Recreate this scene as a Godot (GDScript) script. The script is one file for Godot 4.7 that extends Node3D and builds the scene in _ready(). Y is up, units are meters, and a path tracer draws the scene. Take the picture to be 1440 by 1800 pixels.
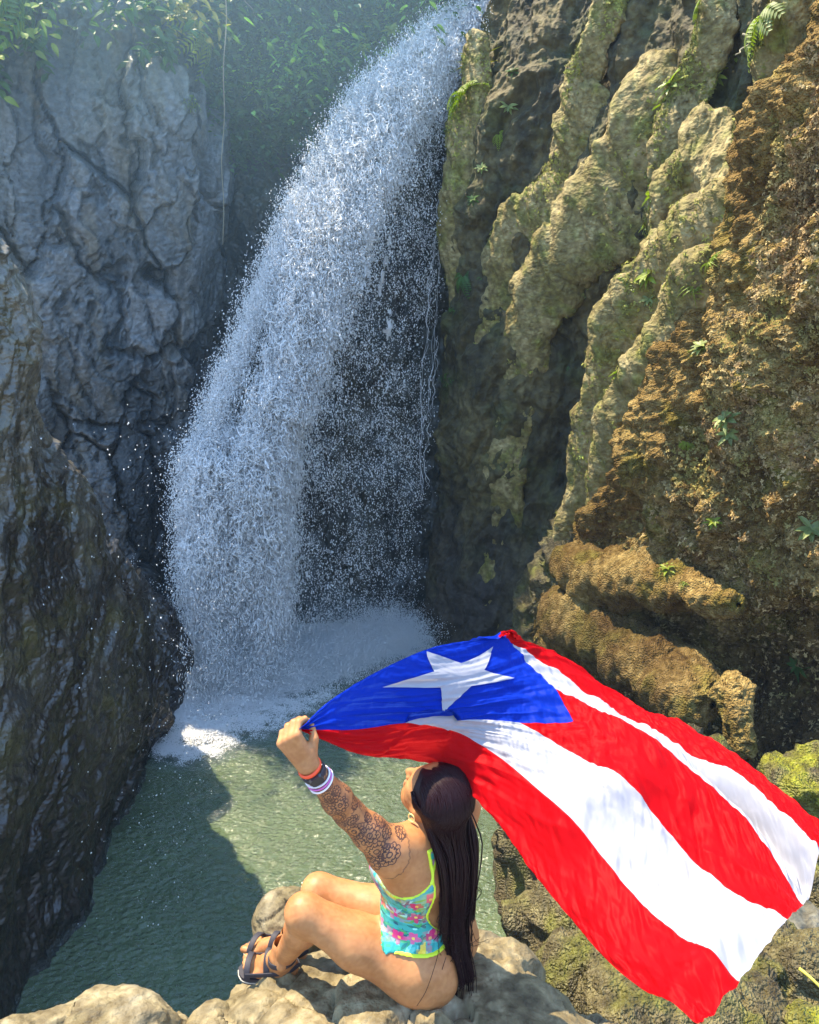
extends Node3D
# A waterfall in a narrow gorge; a woman sits on a boulder above the pool and lets a flag fly in the wind.

var rng := RandomNumberGenerator.new()
var fbm := FastNoiseLite.new()      # soft fractal noise, about 1 m
var fbm2 := FastNoiseLite.new()     # independent soft fractal noise
var ridged := FastNoiseLite.new()
var cell := FastNoiseLite.new()     # flat steps of broken rock
var crack := FastNoiseLite.new()    # distance to the joint between two blocks
var M := {}
var taken := {}

func _ready() -> void:
	rng.seed = 77
	make_camera_and_light()
	make_noises()
	make_materials()
	make_cliffs()
	make_pool()
	make_waterfall()
	make_boulders()
	make_person()
	make_flag()
	make_plants()
	make_mist()

func make_camera_and_light() -> void:
	var cam := Camera3D.new()
	cam.name = "camera"
	add_child(cam)
	cam.position = Vector3(0, 5, 0)
	cam.rotation_degrees = Vector3(-14, 0, 0)
	cam.fov = 66.0
	cam.near = 0.05
	cam.far = 200.0
	cam.current = true
	var env := Environment.new()
	var sky_mat := ProceduralSkyMaterial.new()
	sky_mat.sky_top_color = Color(0.58, 0.74, 0.95)
	sky_mat.sky_horizon_color = Color(0.78, 0.88, 0.97)
	sky_mat.sky_curve = 0.18
	sky_mat.ground_bottom_color = Color(0.12, 0.13, 0.09)
	sky_mat.ground_horizon_color = Color(0.3, 0.34, 0.26)
	sky_mat.sun_angle_max = 20.0
	sky_mat.energy_multiplier = 1.1
	var sky := Sky.new()
	sky.sky_material = sky_mat
	env.background_mode = Environment.BG_SKY
	env.sky = sky
	env.tonemap_mode = Environment.TONE_MAPPER_LINEAR
	env.tonemap_exposure = 2.6
	env.sdfgi_enabled = true
	env.ssao_enabled = true
	env.ssil_enabled = true
	env.fog_enabled = true
	env.fog_density = 0.0012
	env.fog_light_color = Color(0.75, 0.88, 1.0)
	env.volumetric_fog_enabled = true
	env.volumetric_fog_density = 0.0
	var world := WorldEnvironment.new()
	world.name = "world"
	world.environment = env
	add_child(world)
	var sun := DirectionalLight3D.new()
	sun.name = "sun"
	sun.light_energy = 1.6
	sun.light_color = Color(1.0, 0.93, 0.8)
	sun.light_angular_distance = 0.5
	sun.shadow_enabled = true
	add_child(sun)
	var el := deg_to_rad(64.0)
	var az := deg_to_rad(62.0)
	var from := Vector3(-sin(az) * cos(el), sin(el), -cos(az) * cos(el))
	sun.look_at_from_position(from * 40.0, Vector3.ZERO, Vector3.UP)

# ---------------------------------------------------------------- small helpers

func make_noises() -> void:
	for n in [fbm, fbm2]:
		n.noise_type = FastNoiseLite.TYPE_SIMPLEX_SMOOTH
		n.fractal_type = FastNoiseLite.FRACTAL_FBM
		n.fractal_octaves = 4
		n.frequency = 1.0
	fbm.seed = 3
	fbm2.seed = 41
	ridged.noise_type = FastNoiseLite.TYPE_SIMPLEX_SMOOTH
	ridged.fractal_type = FastNoiseLite.FRACTAL_RIDGED
	ridged.fractal_octaves = 3
	ridged.frequency = 1.0
	ridged.seed = 9
	cell.noise_type = FastNoiseLite.TYPE_CELLULAR
	cell.cellular_return_type = FastNoiseLite.RETURN_CELL_VALUE
	cell.cellular_distance_function = FastNoiseLite.DISTANCE_EUCLIDEAN
	cell.fractal_type = FastNoiseLite.FRACTAL_NONE
	cell.frequency = 1.0
	crack.noise_type = FastNoiseLite.TYPE_CELLULAR
	crack.cellular_return_type = FastNoiseLite.RETURN_DISTANCE2_SUB
	crack.cellular_distance_function = FastNoiseLite.DISTANCE_EUCLIDEAN
	crack.fractal_type = FastNoiseLite.FRACTAL_NONE
	crack.frequency = 1.0

func numbered(called: String) -> String:
	var k: int = taken.get(called, 0)
	taken[called] = k + 1
	return called if k == 0 else "%s_%03d" % [called, k]

func node(called: String, at := Vector3.ZERO) -> Node3D:
	var o := Node3D.new()
	o.name = numbered(called)
	add_child(o, true)
	o.position = at
	return o

func obj(called: String, mesh: Mesh, mat: Material, parent: Node3D = null) -> MeshInstance3D:
	var o := MeshInstance3D.new()
	o.mesh = mesh
	o.material_override = mat
	if parent == null:
		o.name = numbered(called)
		add_child(o, true)
	else:
		o.name = called
		parent.add_child(o, true)
	return o

func tag(o: Node, label: String, category: String, group := "") -> Node:
	o.set_meta("label", label)
	o.set_meta("category", category)
	if group != "":
		o.set_meta("group", group)
	return o

func kind(o: Node, what: String) -> Node:
	o.set_meta("kind", what)
	return o

func std(color: Color, rough := 0.8) -> StandardMaterial3D:
	var m := StandardMaterial3D.new()
	m.albedo_color = color
	m.roughness = rough
	return m

func lin(r: float, g: float, b: float) -> Color:
	return Color(r, g, b).linear_to_srgb()

func noise_tex(freq: float, octaves: int, lo: Color, hi: Color, seed_: int, type := FastNoiseLite.TYPE_SIMPLEX_SMOOTH, size := 512, mid := -1.0) -> NoiseTexture2D:
	var n := FastNoiseLite.new()
	n.noise_type = type
	n.fractal_type = FastNoiseLite.FRACTAL_FBM
	n.fractal_octaves = octaves
	n.frequency = freq
	n.seed = seed_
	var t := NoiseTexture2D.new()
	t.width = size
	t.height = size
	t.seamless = true
	t.noise = n
	var g := Gradient.new()
	g.set_color(0, lo)
	g.set_color(1, hi)
	if mid > 0.0:
		g.set_offset(0, mid - 0.2)
		g.set_offset(1, mid + 0.2)
	t.color_ramp = g
	return t

func rock_mat(tex: Texture2D, bump: Texture2D, scale: float, relief: float, rough: float, spec := 0.5) -> StandardMaterial3D:
	var m := StandardMaterial3D.new()
	m.vertex_color_use_as_albedo = true
	m.albedo_texture = tex
	m.roughness = rough
	m.metallic_specular = spec
	m.uv1_triplanar = true
	m.uv1_world_triplanar = true
	m.uv1_scale = Vector3.ONE * scale
	m.heightmap_enabled = true
	m.heightmap_texture = bump
	m.heightmap_scale = relief
	return m

func make_materials() -> void:
	var grain := noise_tex(0.02, 7, Color(0.5, 0.5, 0.5), Color(1, 1, 1), 5)
	var stains := noise_tex(0.014, 7, Color(0.42, 0.38, 0.3), Color(1, 1, 1), 12)
	var relief := noise_tex(0.025, 7, Color.BLACK, Color.WHITE, 21)
	var pits := noise_tex(0.05, 5, Color.BLACK, Color.WHITE, 33)
	M.grey_rock = rock_mat(grain, relief, 0.9, 2.6, 0.48)
	M.wet_rock = rock_mat(grain, relief, 0.8, 3.0, 0.33, 0.6)
	M.brown_rock = rock_mat(stains, relief, 0.9, 2.6, 0.8)
	M.moss_rock = rock_mat(stains, pits, 1.6, 6.0, 0.95, 0.25)
	M.boulder = rock_mat(stains, relief, 1.6, 1.4, 0.75)
	M.moss_stone = rock_mat(stains, pits, 2.0, 4.0, 0.55)
	var leaf := std(Color.WHITE, 0.5)
	leaf.vertex_color_use_as_albedo = true
	leaf.backlight_enabled = true
	leaf.backlight = Color(0.8, 0.9, 0.3)
	M.leaf = leaf
	var tuft := std(Color.WHITE, 0.95)
	tuft.vertex_color_use_as_albedo = true
	M.tuft = tuft
	var foam := std(lin(0.95, 0.96, 0.97), 0.45)
	foam.backlight_enabled = true
	foam.backlight = Color(0.8, 0.8, 0.8)
	M.foam = foam
	M.spray = foam
	var water := std(Color.WHITE, 0.6)
	water.vertex_color_use_as_albedo = true
	water.metallic_specular = 0.1
	M.water = water
	var skin := std(Color(0.9, 1.0, 0.96, 0.02), 0.13)
	skin.transparency = BaseMaterial3D.TRANSPARENCY_ALPHA
	skin.metallic_specular = 0.6
	skin.heightmap_enabled = true
	skin.heightmap_texture = noise_tex(0.03, 5, Color.BLACK, Color.WHITE, 50)
	skin.heightmap_scale = 3.6
	skin.uv1_triplanar = true
	skin.uv1_world_triplanar = true
	skin.uv1_scale = Vector3(0.8, 0.8, 1.15)
	M.water_skin = skin
	M.slab = rock_mat(stains, relief, 1.3, 2.6, 0.8)

# Catmull-Rom through a row of points
func spline(p: Array, t: float) -> Vector3:
	var n := p.size() - 1
	var x := clampf(t, 0.0, 1.0) * n
	var i := mini(int(x), n - 1)
	var f := x - i
	var a: Vector3 = p[maxi(i - 1, 0)]
	var b: Vector3 = p[i]
	var c: Vector3 = p[i + 1]
	var d: Vector3 = p[mini(i + 2, n)]
	return b.cubic_interpolate(c, a, d, f)

func spline_f(p: Array, t: float) -> float:
	var n := p.size() - 1
	var x := clampf(t, 0.0, 1.0) * n
	var i := mini(int(x), n - 1)
	return lerpf(p[i], p[i + 1], x - i)

# a smooth sheet through a net of points, nu x nv vertices
func net(rows: Array, nu: int, nv: int) -> PackedVector3Array:
	var mid := []
	for r in rows:
		var line := []
		for i in nu:
			line.append(spline(r, float(i) / (nu - 1)))
		mid.append(line)
	var out := PackedVector3Array()
	out.resize(nu * nv)
	for i in nu:
		var col := []
		for r in mid:
			col.append(r[i])
		for j in nv:
			out[j * nu + i] = spline(col, float(j) / (nv - 1))
	return out

func grid_normals(p: PackedVector3Array, nu: int, nv: int, flip: bool, wrap := false) -> PackedVector3Array:
	var out := PackedVector3Array()
	out.resize(p.size())
	for j in nv:
		var j0 := maxi(j - 1, 0) * nu
		var j1 := mini(j + 1, nv - 1) * nu
		for i in nu:
			var i0 := i - 1
			var i1 := i + 1
			if wrap:
				i0 = nu - 2 if i == 0 else i - 1
				i1 = 1 if i == nu - 1 else i + 1
			else:
				i0 = maxi(i0, 0)
				i1 = mini(i1, nu - 1)
			var n := (p[j * nu + i1] - p[j * nu + i0]).cross(p[j1 + i] - p[j0 + i])
			out[j * nu + i] = (-n if flip else n).normalized()
	return out

func grid_mesh(p: PackedVector3Array, nu: int, nv: int, flip: bool, colors := PackedColorArray(), uv := PackedVector2Array(), wrap := false) -> ArrayMesh:
	var idx := PackedInt32Array()
	idx.resize((nu - 1) * (nv - 1) * 6)
	var k := 0
	for j in nv - 1:
		for i in nu - 1:
			var a := j * nu + i
			var b := a + 1
			var c := a + nu
			var d := c + 1
			if flip:
				idx[k] = a; idx[k + 1] = b; idx[k + 2] = c
				idx[k + 3] = b; idx[k + 4] = d; idx[k + 5] = c
			else:
				idx[k] = a; idx[k + 1] = c; idx[k + 2] = b
				idx[k + 3] = b; idx[k + 4] = c; idx[k + 5] = d
			k += 6
	var arr := []
	arr.resize(Mesh.ARRAY_MAX)
	arr[Mesh.ARRAY_VERTEX] = p
	arr[Mesh.ARRAY_NORMAL] = grid_normals(p, nu, nv, flip, wrap)
	arr[Mesh.ARRAY_INDEX] = idx
	if colors.size():
		arr[Mesh.ARRAY_COLOR] = colors
	if uv.size():
		arr[Mesh.ARRAY_TEX_UV] = uv
	var m := ArrayMesh.new()
	m.add_surface_from_arrays(Mesh.PRIMITIVE_TRIANGLES, arr)
	return m

# normals of an (nu x nv) grid point towards "side"
func faces_away(p: PackedVector3Array, nu: int, nv: int, side: Vector3) -> bool:
	var c := (nv / 2) * nu + nu / 2
	var n := (p[c + 1] - p[c - 1]).cross(p[c + nu] - p[c - nu])
	return n.dot(side - p[c]) < 0.0

# sharp creases: what is left where noise crosses zero
func crease(p: Vector3) -> float:
	return (0.2 - absf(fbm2.get_noise_3dv(p * 4.2))) * 0.085 + (0.2 - absf(fbm.get_noise_3dv(p * 10.0 + Vector3(7, 3, 1)))) * 0.038

func step01(a: float, b: float, x: float) -> float:
	return smoothstep(a, b, x)

# ---------------------------------------------------------------- rock surfaces

# how far the rock stands out at a point, and the colour it has there
func rock_at(style: String, p: Vector3) -> Array:
	match style:
		"blocky":
			var w := p + Vector3(fbm.get_noise_3dv(p * 1.1), fbm.get_noise_3dv(p * 1.1 + Vector3(9, 0, 0)), fbm2.get_noise_3dv(p * 1.1)) * 0.2
			var q := Vector3(w.x * 1.25 + w.y * 0.2, w.y * 0.45 - w.x * 0.3, w.z * 1.25)
			var big := cell.get_noise_3dv(q * 0.8)
			var small := cell.get_noise_3dv(q * Vector3(2.6, 3.4, 2.6) + Vector3(4, 4, 4))
			var joint := crack.get_noise_3dv(q * 0.8)
			var joint2 := crack.get_noise_3dv(q * Vector3(2.6, 3.4, 2.6) + Vector3(4, 4, 4))
			var seam := ridged.get_noise_3dv(Vector3(w.x * 2.0, w.y * 0.16, w.z * 2.0))
			var d := big * 0.24 + small * 0.06 + fbm.get_noise_3dv(p * Vector3(0.7, 0.4, 0.7)) * 0.14 + fbm2.get_noise_3dv(p * Vector3(8.0, 2.0, 8.0)) * 0.016 + crease(p * Vector3(1.8, 0.5, 1.8)) * 0.3 + crease(Vector3(p.x * 4.0 + p.y * 2.0, p.y * 3.0, p.z * 4.0)) * 0.14
			d -= (1.0 - step01(-1.0, -0.95, joint)) * 0.18 + (1.0 - step01(-1.0, -0.93, joint2)) * 0.03
			d -= step01(0.6, 0.95, seam) * 0.13
			var t := fbm2.get_noise_3dv(Vector3(p.x * 1.2, p.y * 0.35, p.z * 1.2))
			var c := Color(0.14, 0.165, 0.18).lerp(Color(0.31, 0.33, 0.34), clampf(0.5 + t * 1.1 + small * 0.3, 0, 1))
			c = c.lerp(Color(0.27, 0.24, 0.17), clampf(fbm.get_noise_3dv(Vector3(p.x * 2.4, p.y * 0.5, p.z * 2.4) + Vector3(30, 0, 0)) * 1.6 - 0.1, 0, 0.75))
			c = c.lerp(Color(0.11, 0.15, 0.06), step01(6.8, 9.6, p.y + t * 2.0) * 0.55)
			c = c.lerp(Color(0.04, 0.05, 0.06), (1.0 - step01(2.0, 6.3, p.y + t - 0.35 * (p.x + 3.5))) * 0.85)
			return [d, c]
		"streaked":
			var w := p + Vector3(0, 0, 1) * fbm.get_noise_3dv(p * 0.8) * 0.5
			var along := w.z * 0.86 + w.y * 0.42
			var lay := ridged.get_noise_3dv(Vector3(w.x * 1.5, w.y * 0.25, along * 2.2))
			var fine := ridged.get_noise_3dv(Vector3(w.x * 5.0, w.y * 0.7, along * 8.5) + Vector3(3, 1, 2))
			var d := fbm.get_noise_3dv(p * 0.6) * 0.2 + lay * 0.08 + fine * 0.03 + fbm2.get_noise_3dv(p * 7.0) * 0.012 + cell.get_noise_3dv(w * Vector3(1.2, 0.3, 1.2)) * 0.04 + crease(Vector3(w.x * 1.2, w.y * 0.3, along * 1.6)) * 0.6
			var t := fbm2.get_noise_3dv(Vector3(p.x, p.y * 0.4, along * 1.4))
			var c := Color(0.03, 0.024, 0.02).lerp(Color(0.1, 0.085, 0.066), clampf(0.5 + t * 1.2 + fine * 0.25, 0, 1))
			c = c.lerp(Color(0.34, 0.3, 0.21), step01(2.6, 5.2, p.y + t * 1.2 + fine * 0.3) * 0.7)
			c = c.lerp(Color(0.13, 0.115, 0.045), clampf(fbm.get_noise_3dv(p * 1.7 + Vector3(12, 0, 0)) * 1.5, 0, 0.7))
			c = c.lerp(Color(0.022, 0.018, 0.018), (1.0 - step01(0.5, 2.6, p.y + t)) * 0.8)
			return [d, c]
		"dark":
			var lay := ridged.get_noise_3dv(Vector3(p.x * 1.6, p.y * 0.2, p.z * 1.6))
			var d := fbm.get_noise_3dv(p * 0.7) * 0.3 + lay * 0.12 + fbm2.get_noise_3dv(p * 5.0) * 0.06 + cell.get_noise_3dv(p * Vector3(1.4, 0.7, 1.4)) * 0.12
			var t := fbm2.get_noise_3dv(Vector3(p.x * 1.4, p.y * 0.3, p.z * 1.4))
			var c := Color(0.04, 0.05, 0.05).lerp(Color(0.075, 0.085, 0.07), clampf(0.5 + t * 1.3, 0, 1))
			c = c.lerp(Color(0.06, 0.085, 0.03), step01(5.5, 8.5, p.y + t) * 0.8)
			return [d, c]
		"flow":
			var w := p + Vector3(fbm2.get_noise_3dv(p * 0.5), 0, fbm.get_noise_3dv(p * 0.5 + Vector3(5, 5, 5))) * 0.6
			var slant := w + Vector3(0.28, 0, 0.1) * -w.y
			var fold := fbm.get_noise_3dv(Vector3(slant.x * 1.0, w.y * 0.13, slant.z * 1.0))
			var rill := ridged.get_noise_3dv(Vector3(slant.x * 2.0, w.y * 0.25, slant.z * 2.0))
			var d := fold * 0.24 + rill * 0.09 + fbm2.get_noise_3dv(p * 2.3) * 0.07 + crease(p * Vector3(1, 0.45, 1)) * 0.4
			d -= (1.0 - step01(-1.0, -0.9, crack.get_noise_3dv(w * Vector3(0.9, 0.4, 0.9)))) * 0.04
			var t := fbm2.get_noise_3dv(Vector3(p.x * 1.2, p.y * 0.5, p.z * 1.2))
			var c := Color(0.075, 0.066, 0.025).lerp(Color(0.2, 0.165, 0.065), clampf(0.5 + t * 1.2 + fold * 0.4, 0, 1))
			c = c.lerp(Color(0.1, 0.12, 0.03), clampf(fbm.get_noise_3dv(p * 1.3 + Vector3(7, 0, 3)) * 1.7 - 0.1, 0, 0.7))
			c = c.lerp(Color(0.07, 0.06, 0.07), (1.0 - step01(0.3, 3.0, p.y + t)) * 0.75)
			return [d, c]
		"rib":
			var rill := ridged.get_noise_3dv(Vector3(p.x * 3.2, p.y * 0.6, p.z * 3.2))
			var sl := Vector3(p.x + p.y * 0.4, p.y, p.z)
			var d := fbm.get_noise_3dv(sl * Vector3(1.2, 0.3, 1.2)) * 0.13 + ridged.get_noise_3dv(sl * Vector3(1.6, 0.22, 1.6)) * 0.06 + rill * 0.02 + fbm2.get_noise_3dv(sl * Vector3(6.0, 1.2, 6.0)) * 0.03 - crease(sl * Vector3(1.2, 0.4, 1.2)) * 0.45
			var t := fbm2.get_noise_3dv(p * 2.2)
			var c := Color(0.34, 0.28, 0.08).lerp(Color(0.62, 0.52, 0.25), clampf(0.45 + t * 1.3, 0, 1))
			c = c.lerp(Color(0.3, 0.32, 0.05), clampf(fbm.get_noise_3dv(p * 2.7 + Vector3(2, 8, 0)) * 2.2 - 0.2, 0, 0.8))
			return [d, c]
		"mossy":
			var lump := fbm.get_noise_3dv(p * Vector3(0.9, 0.6, 0.9))
			var rill := ridged.get_noise_3dv(Vector3(p.x * 1.1 - p.y * 0.2, p.y * 0.35, p.z * 1.1))
			var d := lump * 0.32 + rill * 0.12 + fbm2.get_noise_3dv(p * 3.1) * 0.11 + fbm.get_noise_3dv(p * 10.0) * 0.035
			d += crack.get_noise_3dv(p * 9.0) * 0.02 + crease(p) * 0.9
			var t := fbm2.get_noise_3dv(p * 1.1)
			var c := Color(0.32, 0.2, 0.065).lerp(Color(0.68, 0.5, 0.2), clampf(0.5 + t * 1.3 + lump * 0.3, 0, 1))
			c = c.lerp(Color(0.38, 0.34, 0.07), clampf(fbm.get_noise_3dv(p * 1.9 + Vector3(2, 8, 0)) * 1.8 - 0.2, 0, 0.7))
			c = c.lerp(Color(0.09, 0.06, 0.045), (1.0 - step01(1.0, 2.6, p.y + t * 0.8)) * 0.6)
			return [d, c]
		"bank":
			var d := fbm.get_noise_3dv(p * 1.3) * 0.25 + cell.get_noise_3dv(p * 3.0) * 0.09 + crease(p) * 1.2
			var t := fbm2.get_noise_3dv(p * 2.0)
			return [d, Color(0.1, 0.085, 0.035).lerp(Color(0.17, 0.15, 0.05), clampf(0.5 + t, 0, 1))]
	return [0.0, Color(0.2, 0.2, 0.2)]

func rough_net(rows: Array, nu: int, nv: int, style: String, side: Vector3, amount := 1.0) -> ArrayMesh:
	var p := net(rows, nu, nv)
	return roughen(p, nu, nv, style, faces_away(p, nu, nv, side), amount)

func roughen(p: PackedVector3Array, nu: int, nv: int, style: String, flip: bool, amount := 1.0, wrap := false, shift := Vector3.ZERO) -> ArrayMesh:
	var n := grid_normals(p, nu, nv, flip, wrap)
	var cols := PackedColorArray()
	cols.resize(p.size())
	for k in p.size():
		var a: Array = rock_at(style, p[k] + shift)
		p[k] += n[k] * (a[0] * amount)
		cols[k] = a[1]
	return grid_mesh(p, nu, nv, flip, cols, PackedVector2Array(), wrap)

# a rounded spine of rock along a line of points, standing out of a cliff; radii along and a depth factor
func rib_mesh(line: Array, radii: Array, out_dir: Vector3, thick: float, style: String, nu := 40, nv := 120, amount := 1.0, wing := 0.0, sink := 0.0) -> ArrayMesh:
	var p := PackedVector3Array()
	p.resize(nu * nv)
	for j in nv:
		var t := float(j) / (nv - 1)
		var c := spline(line, t)
		var tan := (spline(line, minf(t + 0.02, 1.0)) - spline(line, maxf(t - 0.02, 0.0))).normalized()
		var side := tan.cross(out_dir).normalized()
		var out := side.cross(tan).normalized()
		c -= out_dir * (sink * t * t * t)
		var r := spline_f(radii, t) * (1.0 + 0.16 * fbm.get_noise_3dv(c * 1.9 + Vector3(0, 40, 0)))
		c += side * fbm2.get_noise_3dv(c * 0.8) * r * 0.5
		var endcap := sqrt(clampf(1.0 - pow(absf(t * 2.0 - 1.0), 14.0), 0.0, 1.0))
		for i in nu:
			var a := TAU * i / (nu - 1)
			var lean := 1.0 + wing * maxf(cos(a) * signf(side.x), 0.0)
			p[j * nu + i] = c + (side * (cos(a) * lean) + out * (sin(a) * thick)) * r * endcap
	var cidx := (nv / 2) * nu + nu / 4
	var n := (p[cidx + 1] - p[cidx - 1]).cross(p[cidx + nu] - p[cidx - nu])
	var flip := n.dot(p[cidx] - spline(line, 0.5)) < 0.0
	return roughen(p, nu, nv, style, flip, amount, true)

var slope_p := PackedVector3Array()
var slope_n := PackedVector3Array()
var spine_p := PackedVector3Array()
var spine_n := PackedVector3Array()
var slope_nu := 0
var slope_nv := 0

func make_cliffs() -> void:
	var land := PlaneMesh.new()
	land.size = Vector2(70, 70)
	var soil := obj("ground", land, M.moss_stone)
	soil.position = Vector3(0, -1.6, -8)
	kind(soil, "structure")
	# the tall grey wall at the back on one side of the fall
	var rows := []
	rows = [
		[Vector3(-8.968, 10.216, -13.500), Vector3(-5.231, 9.018, -10.400), Vector3(-4.746, 9.026, -10.420), Vector3(-4.175, 9.250, -11.000), Vector3(-3.431, 9.366, -11.300), Vector3(-2.948, 9.501, -11.650), Vector3(-2.609, 9.578, -11.850), Vector3(-2.573, 9.791, -12.400), Vector3(-2.878, 10.409, -14.000)],

		[Vector3(-9.287, 8.471, -13.500), Vector3(-5.417, 7.674, -10.400), Vector3(-4.873, 7.656, -10.330), Vector3(-4.206, 7.751, -10.700), Vector3(-3.459, 7.828, -11.000), Vector3(-2.937, 7.918, -11.350), Vector3(-2.626, 7.995, -11.650), Vector3(-2.611, 8.162, -12.300), Vector3(-2.935, 8.600, -14.000)],
		[Vector3(-9.545, 7.068, -13.500), Vector3(-5.567, 6.593, -10.400), Vector3(-5.027, 6.588, -10.370), Vector3(-4.363, 6.654, -10.800), Vector3(-3.662, 6.700, -11.100), Vector3(-3.133, 6.738, -11.350), Vector3(-2.761, 6.784, -11.650), Vector3(-2.733, 6.884, -12.300), Vector3(-3.064, 7.144, -14.000)],
		[Vector3(-9.800, 5.674, -13.500), Vector3(-5.716, 5.519, -10.400), Vector3(-5.187, 5.520, -10.420), Vector3(-4.521, 5.544, -10.900), Vector3(-3.867, 5.564, -11.300), Vector3(-3.325, 5.572, -11.450), Vector3(-2.982, 5.592, -11.850), Vector3(-2.915, 5.619, -12.400), Vector3(-3.194, 5.699, -14.000)],
		[Vector3(-10.069, 4.204, -13.500), Vector3(-5.873, 4.387, -10.400), Vector3(-5.329, 4.385, -10.420), Vector3(-4.688, 4.351, -11.000), Vector3(-4.054, 4.334, -11.300), Vector3(-3.559, 4.313, -11.650), Vector3(-3.183, 4.295, -11.950), Vector3(-3.149, 4.242, -12.850), Vector3(-3.282, 4.174, -14.000)],
		[Vector3(-10.281, 3.047, -13.500), Vector3(-5.997, 3.495, -10.400), Vector3(-5.442, 3.492, -10.420), Vector3(-4.911, 3.394, -11.100), Vector3(-4.300, 3.351, -11.400), Vector3(-3.750, 3.300, -11.750), Vector3(-3.365, 3.257, -12.050), Vector3(-3.283, 3.155, -12.750), Vector3(-3.351, 2.975, -14.000)],
		[Vector3(-10.465, 2.045, -13.500), Vector3(-6.104, 2.724, -10.400), Vector3(-5.565, 2.708, -10.470), Vector3(-4.954, 2.592, -11.000), Vector3(-4.261, 2.570, -11.100), Vector3(-3.846, 2.494, -11.450), Vector3(-3.661, 2.384, -11.950), Vector3(-3.475, 2.253, -12.550), Vector3(-3.464, 1.979, -13.800)],
		[Vector3(-10.733, 0.581, -13.500), Vector3(-6.261, 1.595, -10.400), Vector3(-5.708, 1.572, -10.470), Vector3(-5.081, 1.399, -11.000), Vector3(-4.371, 1.366, -11.100), Vector3(-3.936, 1.284, -11.350), Vector3(-3.769, 1.121, -11.850), Vector3(-3.507, 0.957, -12.350), Vector3(-3.553, 0.482, -13.800)],
		[Vector3(-11.249, -2.230, -13.500), Vector3(-6.561, -0.570, -10.400), Vector3(-5.982, -0.607, -10.470), Vector3(-5.325, -0.891, -11.000), Vector3(-4.580, -0.945, -11.100), Vector3(-4.125, -1.079, -11.350), Vector3(-3.916, -1.293, -11.750), Vector3(-3.616, -1.507, -12.150), Vector3(-3.723, -2.391, -13.800)],
	]
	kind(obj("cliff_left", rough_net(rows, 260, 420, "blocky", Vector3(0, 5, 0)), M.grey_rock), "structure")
	# the dark wet wall behind the fall
	rows = []
	for y in [[Vector3(-3.595, 10.103, -13.500), Vector3(-2.568, 10.103, -13.500), Vector3(-1.370, 10.103, -13.500), Vector3(-0.170, 10.066, -13.400), Vector3(1.105, 10.066, -13.400), Vector3(2.379, 10.066, -13.400)],
		[Vector3(-3.619, 9.384, -13.400), Vector3(-2.604, 9.417, -13.500), Vector3(-1.379, 9.384, -13.400), Vector3(-0.172, 9.368, -13.350), Vector3(1.103, 9.319, -13.200), Vector3(2.358, 9.286, -13.100)],
		[Vector3(-3.650, 8.157, -13.200), Vector3(-2.587, 8.133, -13.100), Vector3(-1.380, 8.133, -13.100), Vector3(-0.169, 8.061, -12.800), Vector3(1.078, 8.014, -12.600), Vector3(2.304, 7.990, -12.500)],
		[Vector3(-3.785, 5.913, -13.100), Vector3(-2.662, 5.899, -12.900), Vector3(-1.398, 5.885, -12.700), Vector3(-0.172, 5.871, -12.500), Vector3(1.109, 5.864, -12.400), Vector3(2.388, 5.864, -12.400)],
		[Vector3(-3.988, 2.737, -13.000), Vector3(-2.827, 2.755, -12.900), Vector3(-1.484, 2.790, -12.700), Vector3(-0.183, 2.824, -12.500), Vector3(1.177, 2.842, -12.400), Vector3(2.536, 2.842, -12.400)],
		[Vector3(-4.299, -1.909, -12.900), Vector3(-3.047, -1.855, -12.800), Vector3(-1.612, -1.802, -12.700), Vector3(-0.198, -1.695, -12.500), Vector3(1.269, -1.588, -12.300), Vector3(2.733, -1.588, -12.300)]]:
		rows.append(y)
	kind(obj("cliff_back", rough_net(rows, 200, 320, "dark", Vector3(0, 5, 0)), M.wet_rock), "structure")
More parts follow.
